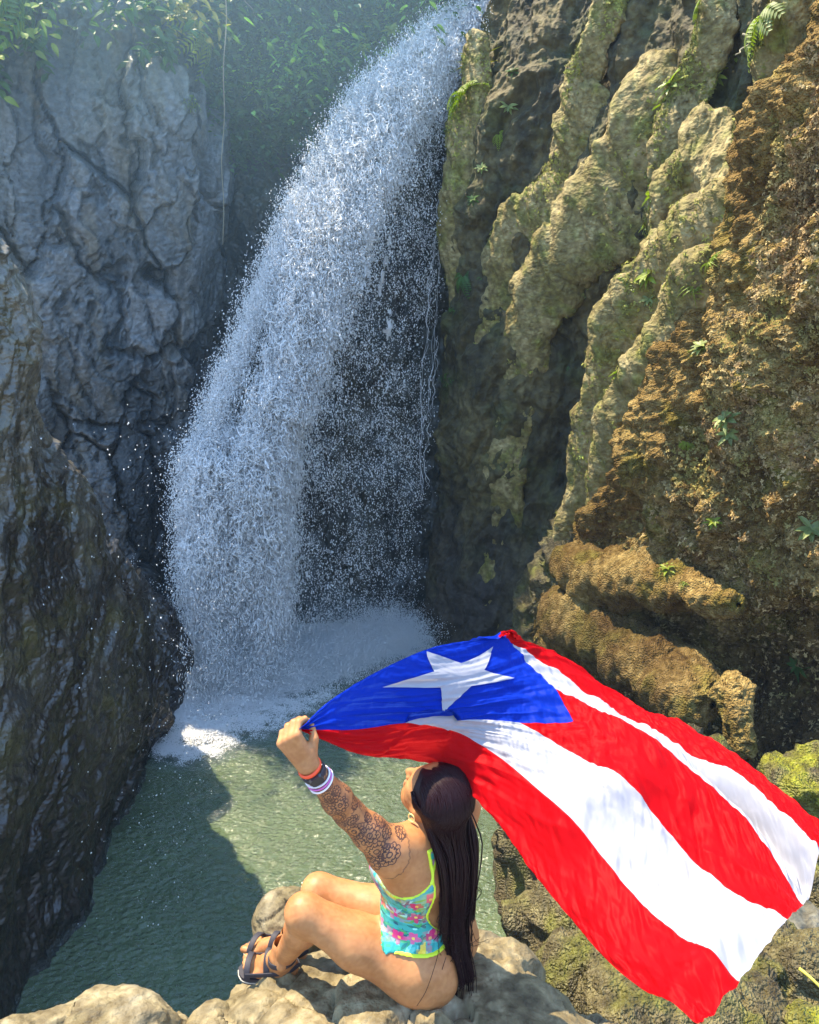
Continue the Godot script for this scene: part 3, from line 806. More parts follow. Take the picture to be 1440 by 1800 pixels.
		for w in 2:
			var pts := []
			var rad := []
			for k in 60:
				var t := k / 59.0
				var p := spline(q, t)
				pts.append(p + Vector3(fbm.get_noise_2d(t * 7.0, w * 9.0 + p.x), 0, fbm2.get_noise_2d(t * 5.0, w * 7.0)) * 0.09)
				rad.append(0.0015 + 0.0065 * maxf(fbm2.get_noise_2d(t * 16.0, w * 3.0 + 4.0), 0.0))
			obj("thin_trickle", tubes([[pts, rad, 5]]), M.foam, fall)
	# single drops that drift through the air before the dark buttress
	var air := []
	for k in 520:
		var c := Vector3(r.randf_range(-2.7, -1.7), 0.2 + pow(r.randf(), 1.4) * 4.0, r.randf_range(-8.5, -5.2))
		var size := r.randf_range(0.4, 1.25)
		air.append(Transform3D(Basis().scaled(Vector3.ONE * size), c))
	copies("drifting_drops", drops_mesh(1, 0.0, 0.0075, 0.0075, 1.2, 900), air, M.spray, fall)

func copies(called: String, mesh: Mesh, where: Array, mat: Material, parent: Node3D, colors := []) -> MultiMeshInstance3D:
	var mm := MultiMesh.new()
	mm.transform_format = MultiMesh.TRANSFORM_3D
	mm.use_colors = colors.size() > 0
	mm.mesh = mesh
	mm.instance_count = where.size()
	for k in where.size():
		mm.set_instance_transform(k, where[k])
		if colors.size():
			mm.set_instance_color(k, colors[k])
	var o := MultiMeshInstance3D.new()
	o.multimesh = mm
	o.material_override = mat
	o.name = called
	if parent:
		parent.add_child(o, true)
	else:
		o.name = numbered(called)
		add_child(o, true)
	kind(o, "stuff")
	return o

# ---------------------------------------------------------------- boulders

func stone_at(style: String, p: Vector3) -> Array:
	var t := fbm2.get_noise_3dv(p * 3.0)
	var fine := fbm.get_noise_3dv(p * 14.0)
	if style == "tan":
		var w := p + Vector3(fbm.get_noise_3dv(p * 2.5), fbm2.get_noise_3dv(p * 2.5), t) * 0.12
		var face := cell.get_noise_3dv(w * Vector3(3.2, 4.5, 2.4))
		var joint := crack.get_noise_3dv(w * Vector3(3.2, 4.5, 2.4))
		var d := fbm.get_noise_3dv(p * 2.0) * 0.06 + face * 0.025 + crease(p * 1.6) * 0.16 + crease(p * 5.0) * 0.07
		d -= (1.0 - step01(-1.0, -0.9, joint)) * 0.022
		d -= step01(0.35, 0.6, fbm2.get_noise_3dv(p * 11.0)) * 0.014
		var c := Color(0.27, 0.22, 0.11).lerp(Color(0.47, 0.4, 0.24), clampf(0.5 + t * 1.3 + fine * 0.4, 0, 1))
		c = c.lerp(Color(0.2, 0.16, 0.08), clampf(fbm.get_noise_3dv(p * 5.0 + Vector3(3, 3, 3)) * 1.8 - 0.15, 0, 0.75))
		c = c.lerp(Color(0.44, 0.41, 0.33), clampf(fbm2.get_noise_3dv(p * 2.2 + Vector3(8, 0, 0)) * 1.6 - 0.2, 0, 0.6))
		return [d, c]
	var d2 := fbm.get_noise_3dv(p * 2.4) * 0.11 + cell.get_noise_3dv(p * Vector3(4.0, 5.5, 3.5) + Vector3(t, t, 0) * 0.5) * 0.07 + crease(p * 1.3) * 0.9 + crease(p * 4.0) * 0.25
	if style == "grey":
		return [d2 * 0.6, Color(0.16, 0.16, 0.13).lerp(Color(0.26, 0.25, 0.2), clampf(0.5 + t * 1.4, 0, 1))]
	var c2 := Color(0.13, 0.105, 0.04).lerp(Color(0.3, 0.26, 0.115), clampf(0.5 + t * 1.4 + fine * 0.5, 0, 1))
	c2 = c2.lerp(Color(0.24, 0.25, 0.03), clampf(fbm.get_noise_3dv(p * 3.2 + Vector3(5, 0, 0)) * 2.2, 0, 0.85))
	if style == "bright":
		c2 = c2.lerp(Color(0.42, 0.44, 0.02), clampf(0.6 + fbm.get_noise_3dv(p * 5.0) * 2.0, 0, 0.95))
	return [d2, c2]

func stone_mesh(r: Vector3, turn: Vector3, style: String, at: Vector3, nu := 72, nv := 48) -> ArrayMesh:
	var p := PackedVector3Array()
	p.resize(nu * nv)
	var b := Basis.from_euler(turn)
	for j in nv:
		var th := PI * j / (nv - 1)
		for i in nu:
			var ph := TAU * i / (nu - 1)
			var q := Vector3(sin(th) * cos(ph), cos(th), sin(th) * sin(ph))
			# between a ball and a block
			var m := maxf(absf(q.x), maxf(absf(q.y), absf(q.z)))
			q = q * lerpf(1.0, minf(1.0 / m, 1.25), 0.35)
			p[j * nu + i] = b * (q * r)
	var n := grid_normals(p, nu, nv, false, true)
	var flip := n[(nv / 2) * nu + 3].dot(p[(nv / 2) * nu + 3]) < 0.0
	n = grid_normals(p, nu, nv, flip, true)
	var size := (r.x + r.y + r.z) / 3.0
	var cols := PackedColorArray()
	cols.resize(p.size())
	for k in p.size():
		var a: Array = stone_at(style, p[k] + at)
		p[k] += n[k] * (a[0] * clampf(size / 0.4, 0.25, 1.6))
		cols[k] = a[1]
	for j in nv:
		p[j * nu + nu - 1] = p[j * nu]
	for i in nu:
		p[i] = p[0]
		p[(nv - 1) * nu + i] = p[(nv - 1) * nu]
	return grid_mesh(p, nu, nv, flip, cols, PackedVector2Array(), true)

func stone(at: Vector3, r: Vector3, turn: Vector3, style: String, label: String, group := "") -> MeshInstance3D:
	var o := obj("boulder", stone_mesh(r, turn, style, at), M.boulder if style in ["tan", "grey"] else M.moss_stone)
	o.position = at
	tag(o, label, "rock", group)
	return o

# a boulder given by its outline seen from above (x, z) and the lie of its top
func slab(outline: Array, top: Callable, round_by: float, lo: Vector2, hi: Vector2, cell_size: float, label: String) -> void:
	var nu := int((hi.x - lo.x) / cell_size) + 1
	var nv := int((hi.y - lo.y) / cell_size) + 1
	var p := PackedVector3Array()
	p.resize(nu * nv)
	var poly := PackedVector2Array()
	for v in outline:
		poly.append(Vector2(v.x, v.z))
	for j in nv:
		for i in nu:
			var q := Vector2(lo.x + i * cell_size, lo.y + j * cell_size)
			var wob := Vector3(q.x, 0, q.y)
			var s := q + Vector2(fbm.get_noise_3dv(wob * 5.0), fbm2.get_noise_3dv(wob * 5.0)) * 0.03
			var d := 1e9
			for k in poly.size():
				d = minf(d, s.distance_squared_to(Geometry2D.get_closest_point_to_segment(s, poly[k], poly[(k + 1) % poly.size()])))
			d = sqrt(d)
			if not Geometry2D.is_point_in_polygon(s, poly):
				d = -d
			var y: float = top.call(q.x, q.y)
			if d > 0.0:
				y -= round_by * pow(1.0 - minf(d / (round_by * 1.5), 1.0), 2.0)
			else:
				y -= round_by + minf(-d * 5.0, 1.6)
			p[j * nu + i] = Vector3(q.x, y, q.y)
	var flip := faces_away(p, nu, nv, Vector3(0, 9, 0))
	var n := grid_normals(p, nu, nv, flip)
	var cols := PackedColorArray()
	cols.resize(p.size())
	for k in p.size():
		var a: Array = stone_at("tan", p[k])
		p[k] += n[k] * (a[0] * 0.9)
		cols[k] = a[1]
	tag(obj("boulder", grid_mesh(p, nu, nv, flip, cols), M.boulder), label, "rock")

func make_boulders() -> void:
	slab([Vector3(-0.688, 2.800, -2.120), Vector3(-0.667, 2.800, -2.188), Vector3(-0.648, 2.780, -2.319), Vector3(-0.607, 2.780, -2.416), Vector3(-0.552, 2.760, -2.496), Vector3(-0.432, 2.760, -2.530), Vector3(-0.259, 2.800, -2.531), Vector3(-0.043, 2.800, -2.543), Vector3(0.205, 2.800, -2.531), Vector3(0.314, 2.800, -2.485), Vector3(0.398, 2.800, -2.413), Vector3(0.452, 2.800, -2.319), Vector3(0.529, 2.780, -2.299), Vector3(0.604, 2.760, -2.223), Vector3(0.669, 2.740, -2.129), Vector3(0.714, 2.700, -2.040), Vector3(0.634, 2.700, -1.691), Vector3(0.304, 2.700, -1.312), Vector3(-0.132, 2.700, -1.312), Vector3(-0.414, 2.700, -1.617), Vector3(-0.600, 2.750, -1.901)],
		func(x: float, z: float) -> float: return 2.91 + 0.1 * (x - 0.05) + 0.22 * (z + 2.1) - 0.12 * smoothstep(0.25, 0.6, x + 0.35 * (z + 2.1)) - 0.05 * smoothstep(-1.75, -1.5, z),
		0.16, Vector2(-1.0, -3.3), Vector2(1.0, -0.9), 0.011, "broad tan boulder on which the woman with the flag sits")
	slab([Vector3(-1.866, 2.720, -1.770), Vector3(-1.647, 2.750, -1.996), Vector3(-1.458, 2.750, -2.109), Vector3(-1.357, 2.750, -2.168), Vector3(-1.271, 2.750, -2.198), Vector3(-1.174, 2.750, -2.233), Vector3(-1.085, 2.750, -2.266), Vector3(-0.983, 2.750, -2.276), Vector3(-0.905, 2.750, -2.261), Vector3(-0.824, 2.750, -2.214), Vector3(-0.763, 2.750, -2.151), Vector3(-0.717, 2.750, -2.067), Vector3(-0.681, 2.750, -1.901), Vector3(-0.806, 2.750, -1.654), Vector3(-1.264, 2.750, -1.515)],
		func(x: float, z: float) -> float: return 2.8 + 0.1 * (z + 2.3) + 0.05 * (x + 0.9),
		0.13, Vector2(-2.3, -2.9), Vector2(-0.45, -1.1), 0.011, "long tan boulder in the near corner, with a dark cleft across its top")
	slab([Vector3(-0.752, 2.720, -2.063), Vector3(-0.747, 2.720, -2.166), Vector3(-0.697, 2.720, -2.234), Vector3(-0.621, 2.720, -2.248), Vector3(-0.551, 2.720, -2.220), Vector3(-0.496, 2.720, -2.137), Vector3(-0.453, 2.720, -2.022), Vector3(-0.471, 2.720, -1.837), Vector3(-0.640, 2.720, -1.837)],
		func(x: float, z: float) -> float: return 2.76 + 0.15 * (z + 2.2),
		0.11, Vector2(-1.0, -2.75), Vector2(-0.3, -1.4), 0.011, "small rounded tan boulder wedged between the two larger tan boulders")
	stone(Vector3(-0.471, 2.682, -2.565), Vector3(0.13, 0.2, 0.14), Vector3(0.2, 0.5, 0.1), "tan", "knob of tan rock showing beyond the woman's knees and sandals")
	# rocks at the foot of the mossy slope and along the water
	stone(Vector3(1.655, 0.101, -11.352), Vector3(0.36, 0.3, 0.3), Vector3(0, 0.4, 0.1), "grey", "smooth grey boulder at the pool's far end, just above the flag's corner")
	stone(Vector3(1.912, 1.811, -9.511), Vector3(0.3, 0.75, 0.4), Vector3(0.1, 0.4, -0.2), "mossy", "upright sunlit rock with mossy top beside the foot of the slope")
	stone(Vector3(1.688, 1.210, -9.773), Vector3(0.25, 0.55, 0.35), Vector3(0.1, 0.9, -0.25), "mossy", "narrow slanting rock below the upright mossy rock")
	stone(Vector3(0.990, 1.234, -4.833), Vector3(0.34, 0.66, 0.4), Vector3(0.1, 0.3, 0.1), "mossy", "tall mossy boulder standing in the pool beside the hanging hair")
	stone(Vector3(1.045, 1.504, -3.869), Vector3(0.4, 0.3, 0.4), Vector3(0.2, 0.7, 0.1), "mossy", "dark mossy boulder behind the seat boulder, under the flag's red edge")
	stone(Vector3(0.879, 1.914, -3.095), Vector3(0.24, 0.2, 0.26), Vector3(0.1, 0.2, 0.3), "mossy", "wet olive stone just beyond the edge of the seat boulder")
	stone(Vector3(1.000, 2.146, -2.689), Vector3(0.26, 0.18, 0.24), Vector3(0.2, 0.1, -0.1), "mossy", "wet green stone under the flag's lower corner, at the picture's edge")
	stone(Vector3(2.517, 2.082, -4.323), Vector3(0.26, 0.3, 0.3), Vector3(0, 0.5, 0.1), "bright", "boulder with bright yellow moss above the flag's far corner")
	stone(Vector3(1.804, 1.960, -3.365), Vector3(0.3, 0.2, 0.28), Vector3(0.1, 0.9, -0.1), "grey", "grey brown stone right behind the flag's trailing edge")
	stone(Vector3(2.273, 1.832, -3.848), Vector3(0.26, 0.28, 0.3), Vector3(0.3, 0.2, 0.1), "mossy", "brown mossy boulder below the one with yellow moss")
	stone(Vector3(1.654, 2.156, -2.898), Vector3(0.26, 0.17, 0.24), Vector3(0.1, 0.4, 0.15), "mossy", "olive lumpy stone below the grey stone at the flag's trailing edge")
	stone(Vector3(1.348, 2.223, -2.657), Vector3(0.24, 0.12, 0.2), Vector3(0.2, 0.3, 0.1), "mossy", "flat green stone below the end of the lowest red stripe")
	stone(Vector3(1.766, 2.261, -2.821), Vector3(0.15, 0.14, 0.17), Vector3(0.1, 1.2, 0.2), "mossy", "small olive stone behind the yellow twig")
	stone(Vector3(1.460, 2.465, -2.357), Vector3(0.09, 0.07, 0.09), Vector3(0, 0.3, 0.1), "bright", "small stone capped with bright yellow green moss in the lower corner")
	stone(Vector3(1.693, 1.762, -3.933), Vector3(0.5, 0.3, 0.4), Vector3(0.1, 0.3, 0.1), "mossy", "large boulder mostly hidden by the flag's striped middle")
	stone(Vector3(1.925, 1.485, -5.101), Vector3(0.55, 0.5, 0.5), Vector3(0.1, 0.3, 0.1), "mossy", "dark boulder behind the flag at the foot of the overhang")
	# the bank they lie on
	var rows := [
		[Vector3(1.095, 0.031, -7.212), Vector3(1.716, 0.146, -7.241), Vector3(2.544, 0.203, -7.255), Vector3(3.348, 0.376, -7.092), Vector3(4.277, 0.608, -6.738), Vector3(5.455, 0.954, -6.206)],
		[Vector3(0.978, -0.300, -6.438), Vector3(1.313, 0.515, -5.581), Vector3(1.952, 0.631, -5.713), Vector3(2.673, 0.925, -5.683), Vector3(3.489, 1.243, -5.453), Vector3(4.519, 1.567, -5.122)],
		[Vector3(0.898, -0.300, -5.611), Vector3(1.051, 0.939, -4.347), Vector3(1.501, 1.121, -4.392), Vector3(2.063, 1.339, -4.446), Vector3(2.742, 1.620, -4.310), Vector3(3.740, 1.890, -4.171)],
		[Vector3(1.012, -0.300, -4.701), Vector3(0.962, 1.250, -3.497), Vector3(1.273, 1.455, -3.445), Vector3(1.667, 1.632, -3.489), Vector3(2.189, 1.855, -3.441), Vector3(3.039, 2.145, -3.308)],
		[Vector3(0.990, -0.300, -3.727), Vector3(0.883, 1.483, -2.833), Vector3(1.086, 1.703, -2.785), Vector3(1.374, 1.916, -2.735), Vector3(1.762, 2.122, -2.684), Vector3(2.494, 2.322, -2.630)],
		[Vector3(0.786, -0.300, -2.689), Vector3(0.736, 1.544, -2.230), Vector3(0.900, 1.761, -2.181), Vector3(1.131, 1.970, -2.130), Vector3(1.442, 2.173, -2.078), Vector3(2.026, 2.369, -2.024)],
	]
	kind(obj("rocky_bank", rough_net(rows, 220, 240, "bank", Vector3(0, 6, 0)), M.moss_stone), "structure")

# ---------------------------------------------------------------- bodies as joined round bones

var f_lo := Vector3.ZERO
var f_h := 0.01
var f_nx := 0
var f_ny := 0
var f_nz := 0
var field := PackedFloat32Array()

func field_begin(lo: Vector3, hi: Vector3, h: float) -> void:
	f_lo = lo
	f_h = h
	f_nx = int((hi.x - lo.x) / h) + 2
	f_ny = int((hi.y - lo.y) / h) + 2
	f_nz = int((hi.z - lo.z) / h) + 2
	field = PackedFloat32Array()
	field.resize(f_nx * f_ny * f_nz)
	field.fill(1.0)

# a tapered bone from a to b; flat < 1 squeezes it along the direction n
func bone(a: Vector3, b: Vector3, ra: float, rb: float, k := 0.02, n := Vector3.ZERO, flat := 1.0) -> void:
	var m := maxf(ra, rb) + k + f_h * 2.5
	var lo := Vector3(minf(a.x, b.x) - m, minf(a.y, b.y) - m, minf(a.z, b.z) - m)
	var hi := Vector3(maxf(a.x, b.x) + m, maxf(a.y, b.y) + m, maxf(a.z, b.z) + m)
	var i0 := maxi(int((lo.x - f_lo.x) / f_h), 0)
	var j0 := maxi(int((lo.y - f_lo.y) / f_h), 0)
	var k0 := maxi(int((lo.z - f_lo.z) / f_h), 0)
	var i1 := mini(int((hi.x - f_lo.x) / f_h) + 1, f_nx - 1)
	var j1 := mini(int((hi.y - f_lo.y) / f_h) + 1, f_ny - 1)
	var k1 := mini(int((hi.z - f_lo.z) / f_h) + 1, f_nz - 1)
	var ab := b - a
	var inv := 1.0 / maxf(ab.length_squared(), 1e-9)
	var squeeze := 1.0 / flat - 1.0
	for z in range(k0, k1 + 1):
		for y in range(j0, j1 + 1):
			var at := (z * f_ny + y) * f_nx
			for x in range(i0, i1 + 1):
				var p := f_lo + Vector3(x, y, z) * f_h - a
				var t := clampf(p.dot(ab) * inv, 0.0, 1.0)
				var v := p - ab * t
				if squeeze != 0.0:
					v += n * (v.dot(n) * squeeze)
				var d := v.length() - ra - (rb - ra) * t
				var e := field[at + x]
				var g := k - absf(d - e)
				field[at + x] = minf(d, e) - (g * g / (4.0 * k) if g > 0.0 else 0.0)

# the surface where the field is zero, added to v, n and idx
func field_surface(v: PackedVector3Array, idx: PackedInt32Array, fld: PackedFloat32Array) -> void:
	var map := PackedInt32Array()
	map.resize(fld.size())
	map.fill(-1)
	var sx := 1
	var sy := f_nx
	var sz := f_nx * f_ny
	var near := f_h * 2.0
	var corners := [0, sx, sy, sx + sy, sz, sx + sz, sy + sz, sx + sy + sz]
	var edges := [[0, 1], [2, 3], [4, 5], [6, 7], [0, 2], [1, 3], [4, 6], [5, 7], [0, 4], [1, 5], [2, 6], [3, 7]]
	var offs := [Vector3(0, 0, 0), Vector3(1, 0, 0), Vector3(0, 1, 0), Vector3(1, 1, 0), Vector3(0, 0, 1), Vector3(1, 0, 1), Vector3(0, 1, 1), Vector3(1, 1, 1)]
	for z in f_nz - 1:
		for y in f_ny - 1:
			var row := z * sz + y * sy
			for x in f_nx - 1:
				var c := row + x
				var f0 := fld[c]
				if f0 > near or f0 < -near:
					continue
				var inside := 0
				for q in corners:
					if fld[c + q] < 0.0:
						inside += 1
				if inside == 0 or inside == 8:
					continue
				var sum := Vector3.ZERO
				var cnt := 0
				for e in edges:
					var a := fld[c + corners[e[0]]]
					var b := fld[c + corners[e[1]]]
					if (a < 0.0) != (b < 0.0):
						var t := a / (a - b)
						sum += (offs[e[0]] as Vector3).lerp(offs[e[1]], t)
						cnt += 1
				map[c] = v.size()
				v.append(f_lo + (Vector3(x, y, z) + sum / cnt) * f_h)
	for z in range(1, f_nz - 1):
		for y in range(1, f_ny - 1):
			var row := z * sz + y * sy
			for x in range(1, f_nx - 1):
				var c := row + x
				if map[c] < 0:
					continue
				var s0 := fld[c] < 0.0
				if s0 != (fld[c + sx] < 0.0):
					quad(idx, map[c], map[c - sy], map[c - sy - sz], map[c - sz], s0)
				if s0 != (fld[c + sy] < 0.0):
					quad(idx, map[c], map[c - sz], map[c - sz - sx], map[c - sx], s0)
				if s0 != (fld[c + sz] < 0.0):
					quad(idx, map[c], map[c - sx], map[c - sx - sy], map[c - sy], s0)

func quad(idx: PackedInt32Array, a: int, b: int, c: int, d: int, s: bool) -> void:
	if a < 0 or b < 0 or c < 0 or d < 0:
		return
	if s:
		for q in [a, c, b, a, d, c]:
			idx.append(q)
	else:
		for q in [a, b, c, a, c, d]:
			idx.append(q)

func smooth_normals(v: PackedVector3Array, idx: PackedInt32Array) -> PackedVector3Array:
	var n := PackedVector3Array()
	n.resize(v.size())
	for k in range(0, idx.size(), 3):
		var a := v[idx[k]]
		var g := (v[idx[k + 2]] - a).cross(v[idx[k + 1]] - a)
		n[idx[k]] += g
		n[idx[k + 1]] += g
		n[idx[k + 2]] += g
	for k in n.size():
		n[k] = n[k].normalized()
	return n

func relax(v: PackedVector3Array, idx: PackedInt32Array, from := 0) -> void:
	var sum := PackedVector3Array()
	sum.resize(v.size())
	var cnt := PackedInt32Array()
	cnt.resize(v.size())
	for k in range(0, idx.size(), 3):
		for q in 3:
			var a := idx[k + q]
			sum[a] += v[idx[k + (q + 1) % 3]] + v[idx[k + (q + 2) % 3]]
			cnt[a] += 2
	for k in range(from, v.size()):
		if cnt[k]:
			v[k] = v[k].lerp(sum[k] / cnt[k], 0.5)

func simple_mesh(v: PackedVector3Array, idx: PackedInt32Array, colors := PackedColorArray(), uv := PackedVector2Array()) -> ArrayMesh:
	var arr := []
	arr.resize(Mesh.ARRAY_MAX)
	arr[Mesh.ARRAY_VERTEX] = v
	arr[Mesh.ARRAY_NORMAL] = smooth_normals(v, idx)
	arr[Mesh.ARRAY_INDEX] = idx
	if colors.size():
		arr[Mesh.ARRAY_COLOR] = colors
	if uv.size():
		arr[Mesh.ARRAY_TEX_UV] = uv
	var m := ArrayMesh.new()
	m.add_surface_from_arrays(Mesh.PRIMITIVE_TRIANGLES, arr)
	return m

# a tube through points with its own radius at each; flat squeezes it along n
func tube(st: SurfaceTool, pts: Array, rad: Array, sides := 6, n := Vector3.ZERO, flat := 1.0) -> void:
	var rings := []
	var up := Vector3(0.31, 0.2, 0.93)
	for k in pts.size():
		var t: Vector3 = (pts[mini(k + 1, pts.size() - 1)] - pts[maxi(k - 1, 0)]).normalized()
		var s := t.cross(n if n != Vector3.ZERO else up).normalized()
		var u := s.cross(t).normalized()
		var ring := []
		for q in sides:
			var a := TAU * q / sides
			ring.append(pts[k] + (s * cos(a) + u * (sin(a) * flat)) * rad[k])
		rings.append(ring)
	for k in pts.size() - 1:
		for q in sides:
			var e := (q + 1) % sides
			for p in [rings[k][q], rings[k][e], rings[k + 1][q], rings[k][e], rings[k + 1][e], rings[k + 1][q]]:
				st.add_vertex(p)
	for q in range(1, sides - 1):
		for p in [rings[0][0], rings[0][q + 1], rings[0][q]]:
			st.add_vertex(p)
		var last: Array = rings[-1]
		for p in [last[0], last[q], last[q + 1]]:
			st.add_vertex(p)

func tubes(list: Array, smooth := true) -> ArrayMesh:
	var st := SurfaceTool.new()
	st.begin(Mesh.PRIMITIVE_TRIANGLES)
	for a in list:
		st.set_smooth_group(0 if smooth else -1)
		tube(st, a[0], a[1], a[2], a[3] if a.size() > 3 else Vector3.ZERO, a[4] if a.size() > 4 else 1.0)
	st.index()
	st.generate_normals()
	return st.commit()

# a band round a limb: closed ring of radius (ra, rb) in the plane across "axis"
func band(c: Vector3, axis: Vector3, ra: float, rb: float, wide: float, thick: float, ahead := Vector3(0, 1, 0)) -> ArrayMesh:
	var s := axis.cross(ahead).normalized()
	var u := s.cross(axis).normalized()
	var nu := 8
	var nv := 40
	var p := PackedVector3Array()
	p.resize((nu + 1) * (nv + 1))
	for j in nv + 1:
		var a := TAU * j / nv
		var e := s * cos(a) * ra + u * sin(a) * rb
		var o := (s * cos(a) * rb + u * sin(a) * ra).normalized()
		for i in nu + 1:
			var b := TAU * i / nu
			p[j * (nu + 1) + i] = c + e + o * (cos(b) * thick) + axis * (sin(b) * wide)
	var n := grid_normals(p, nu + 1, nv + 1, false, true)
	var flip := n[0].dot(p[0] - c) < 0.0
	return grid_mesh(p, nu + 1, nv + 1, flip, PackedColorArray(), PackedVector2Array(), true)

# ---------------------------------------------------------------- the woman

var J := {}
var fu := Vector3(-0.72, 0, -0.69).normalized()     # where her chest points
var ru := Vector3(0.69, 0, -0.72).normalized()      # her right
var up := Vector3.UP
var base := Vector3(0.05, 2.86, -2.1)

func hand(wrist: Vector3, knuckles: Vector3, back: Vector3, thumb_side: float) -> void:
	var hd := (knuckles - wrist).normalized()
	var bn := (back - hd * back.dot(hd)).normalized()
	var sp := hd.cross(bn).normalized() * thumb_side
	for q in 4:
		var w := (1.5 - q) / 1.5
		bone(wrist + sp * (w * 0.017), knuckles + sp * (w * 0.028) - hd * 0.006, 0.0165, 0.0135, 0.012)
		var len_f: float = [0.95, 1.05, 1.0, 0.8][q]
		var k0 := knuckles + sp * (w * 0.03) - hd * (0.004 * absf(w)) + bn * 0.002
		var k1 := k0 + (hd * 0.55 - bn * 0.75 + sp * 0.25).normalized() * 0.038 * len_f
		var k2 := k1 + (-hd * 0.25 - bn * 0.85 + sp * 0.15).normalized() * 0.024 * len_f
		var k3 := k2 + (-hd * 0.85 - bn * 0.1).normalized() * 0.02 * len_f
		bone(k0, k1, 0.0105, 0.0095, 0.006)
		bone(k1, k2, 0.0095, 0.0085, 0.004)
		bone(k2, k3, 0.0085, 0.0075, 0.004)
	var t0 := wrist + hd * 0.022 + sp * 0.022 - bn * 0.008
	var t1 := t0 + (hd * 0.7 + sp * 0.55 - bn * 0.45).normalized() * 0.042
	var t2 := t1 + (hd * 0.8 + sp * 0.05 - bn * 0.55).normalized() * 0.032
	var t3 := t2 + (hd * 0.6 - sp * 0.35 - bn * 0.6).normalized() * 0.024
	bone(t0, t1, 0.016, 0.0125, 0.012)
	bone(t1, t2, 0.0122, 0.0105, 0.005)
	bone(t2, t3, 0.0105, 0.0085, 0.004)

func foot(heel: Vector3, toe: Vector3, ankle: Vector3, inner: Vector3) -> void:
	var d := (toe - heel).normalized()
	var s := (inner - d * inner.dot(d)).normalized()
	bone(heel + d * 0.03 + up * 0.028, heel + d * 0.045 + up * 0.04, 0.029, 0.031, 0.02)
	bone(ankle, heel + d * 0.055 + up * 0.045, 0.034, 0.034, 0.03)
	bone(heel + d * 0.07 + up * 0.05, toe - d * 0.07 + up * 0.024, 0.034, 0.02, 0.03)
	bone(ankle + d * 0.012, toe - d * 0.085 + s * 0.012 + up * 0.036, 0.028, 0.017, 0.03)
	bone(heel + d * 0.06 + up * 0.022, toe - d * 0.06 + s * 0.02 + up * 0.016, 0.027, 0.017, 0.02)
	bone(heel + d * 0.06 + up * 0.022 - s * 0.008, toe - d * 0.075 - s * 0.028 + up * 0.015, 0.026, 0.015, 0.02)
	bone(ankle + s * 0.03 - up * 0.004, ankle + s * 0.028, 0.012, 0.012, 0.014)
	bone(ankle - s * 0.032 - up * 0.01, ankle - s * 0.03 - up * 0.006, 0.012, 0.012, 0.014)
	for q in 5:
		var w: float = [0.03, 0.012, -0.004, -0.019, -0.032][q]
		var l: float = [0.0, 0.0, -0.008, -0.018, -0.03][q]
		var r: float = [0.0135, 0.0095, 0.009, 0.0085, 0.0085][q]
		var b := toe - d * (0.055 - l * 0.7) + s * w + up * 0.017
		bone(b, toe + d * (l - 0.008) + s * (w * 1.08) + up * (r + 0.002), r * 1.02, r, 0.005)

func suit_region(p: Vector3) -> float:
	# below zero where the swimsuit covers her
	var q: Vector3 = p - J.pelvis
	var h := q.y
	var a := q.dot(fu) + (h * 0.09)
	var w := q.dot(ru)
	var bottom := (0.085 - 0.05 * smoothstep(-0.05, 0.1, a)) - h
	var top := h - (0.43 if a < 0.02 else 0.405)
	var arm := absf(w) - (0.2 - 0.115 * smoothstep(0.25, 0.36, h))
	var neck := minf(0.058 - absf(w), h - 0.34) if a > 0.02 else -1.0
	var hole := -1.0
	if a < -0.02:
		var hw := 0.085 * (1.0 - pow(clampf((0.22 - h) / 0.12, 0.0, 1.0), 2.0)) - 0.03 * smoothstep(0.34, 0.42, h)
		hole = minf(hw - absf(w), h - 0.1)
	return maxf(maxf(maxf(maxf(bottom, top), arm), maxf(neck, hole)), q.dot(Vector3(-0.9, 0, -0.43)) - (0.03 + 0.8 * maxf(h - 0.06, 0.0)))

func torso_bones(pel: Vector3, lhip: Vector3, rhip: Vector3, pf: Vector3, waist: Vector3, chest: Vector3, neck: Vector3, lsh: Vector3, rsh: Vector3) -> void:
	bone(lhip, rhip, 0.1, 0.1, 0.05)
	bone(lhip - pf * 0.06 - up * 0.01, lhip - pf * 0.055 + up * 0.02, 0.099, 0.095, 0.05)
	bone(rhip - pf * 0.06 - up * 0.01, rhip - pf * 0.055 + up * 0.02, 0.099, 0.095, 0.05)
	for s in [-1.0, 1.0]:
		bone(pel + ru * (s * 0.05) + up * 0.02, waist + ru * (s * 0.04), 0.108, 0.088, 0.05)
		bone(waist + ru * (s * 0.04), chest + ru * (s * 0.055), 0.088, 0.094, 0.05)
		bone(chest + ru * (s * 0.055), pel + up * 0.39 + ru * (s * 0.08) - fu * 0.03, 0.094, 0.068, 0.05)
		bone(chest + ru * (s * 0.075) + fu * 0.075 - up * 0.01, chest + ru * (s * 0.075) + fu * 0.085 - up * 0.02, 0.064, 0.066, 0.04)
		var sh := lsh if s < 0 else rsh
		bone(neck - up * 0.01, sh, 0.052, 0.052, 0.05)
		bone(sh, chest + ru * (s * 0.1) - fu * 0.01 + up * 0.03, 0.058, 0.06, 0.05)

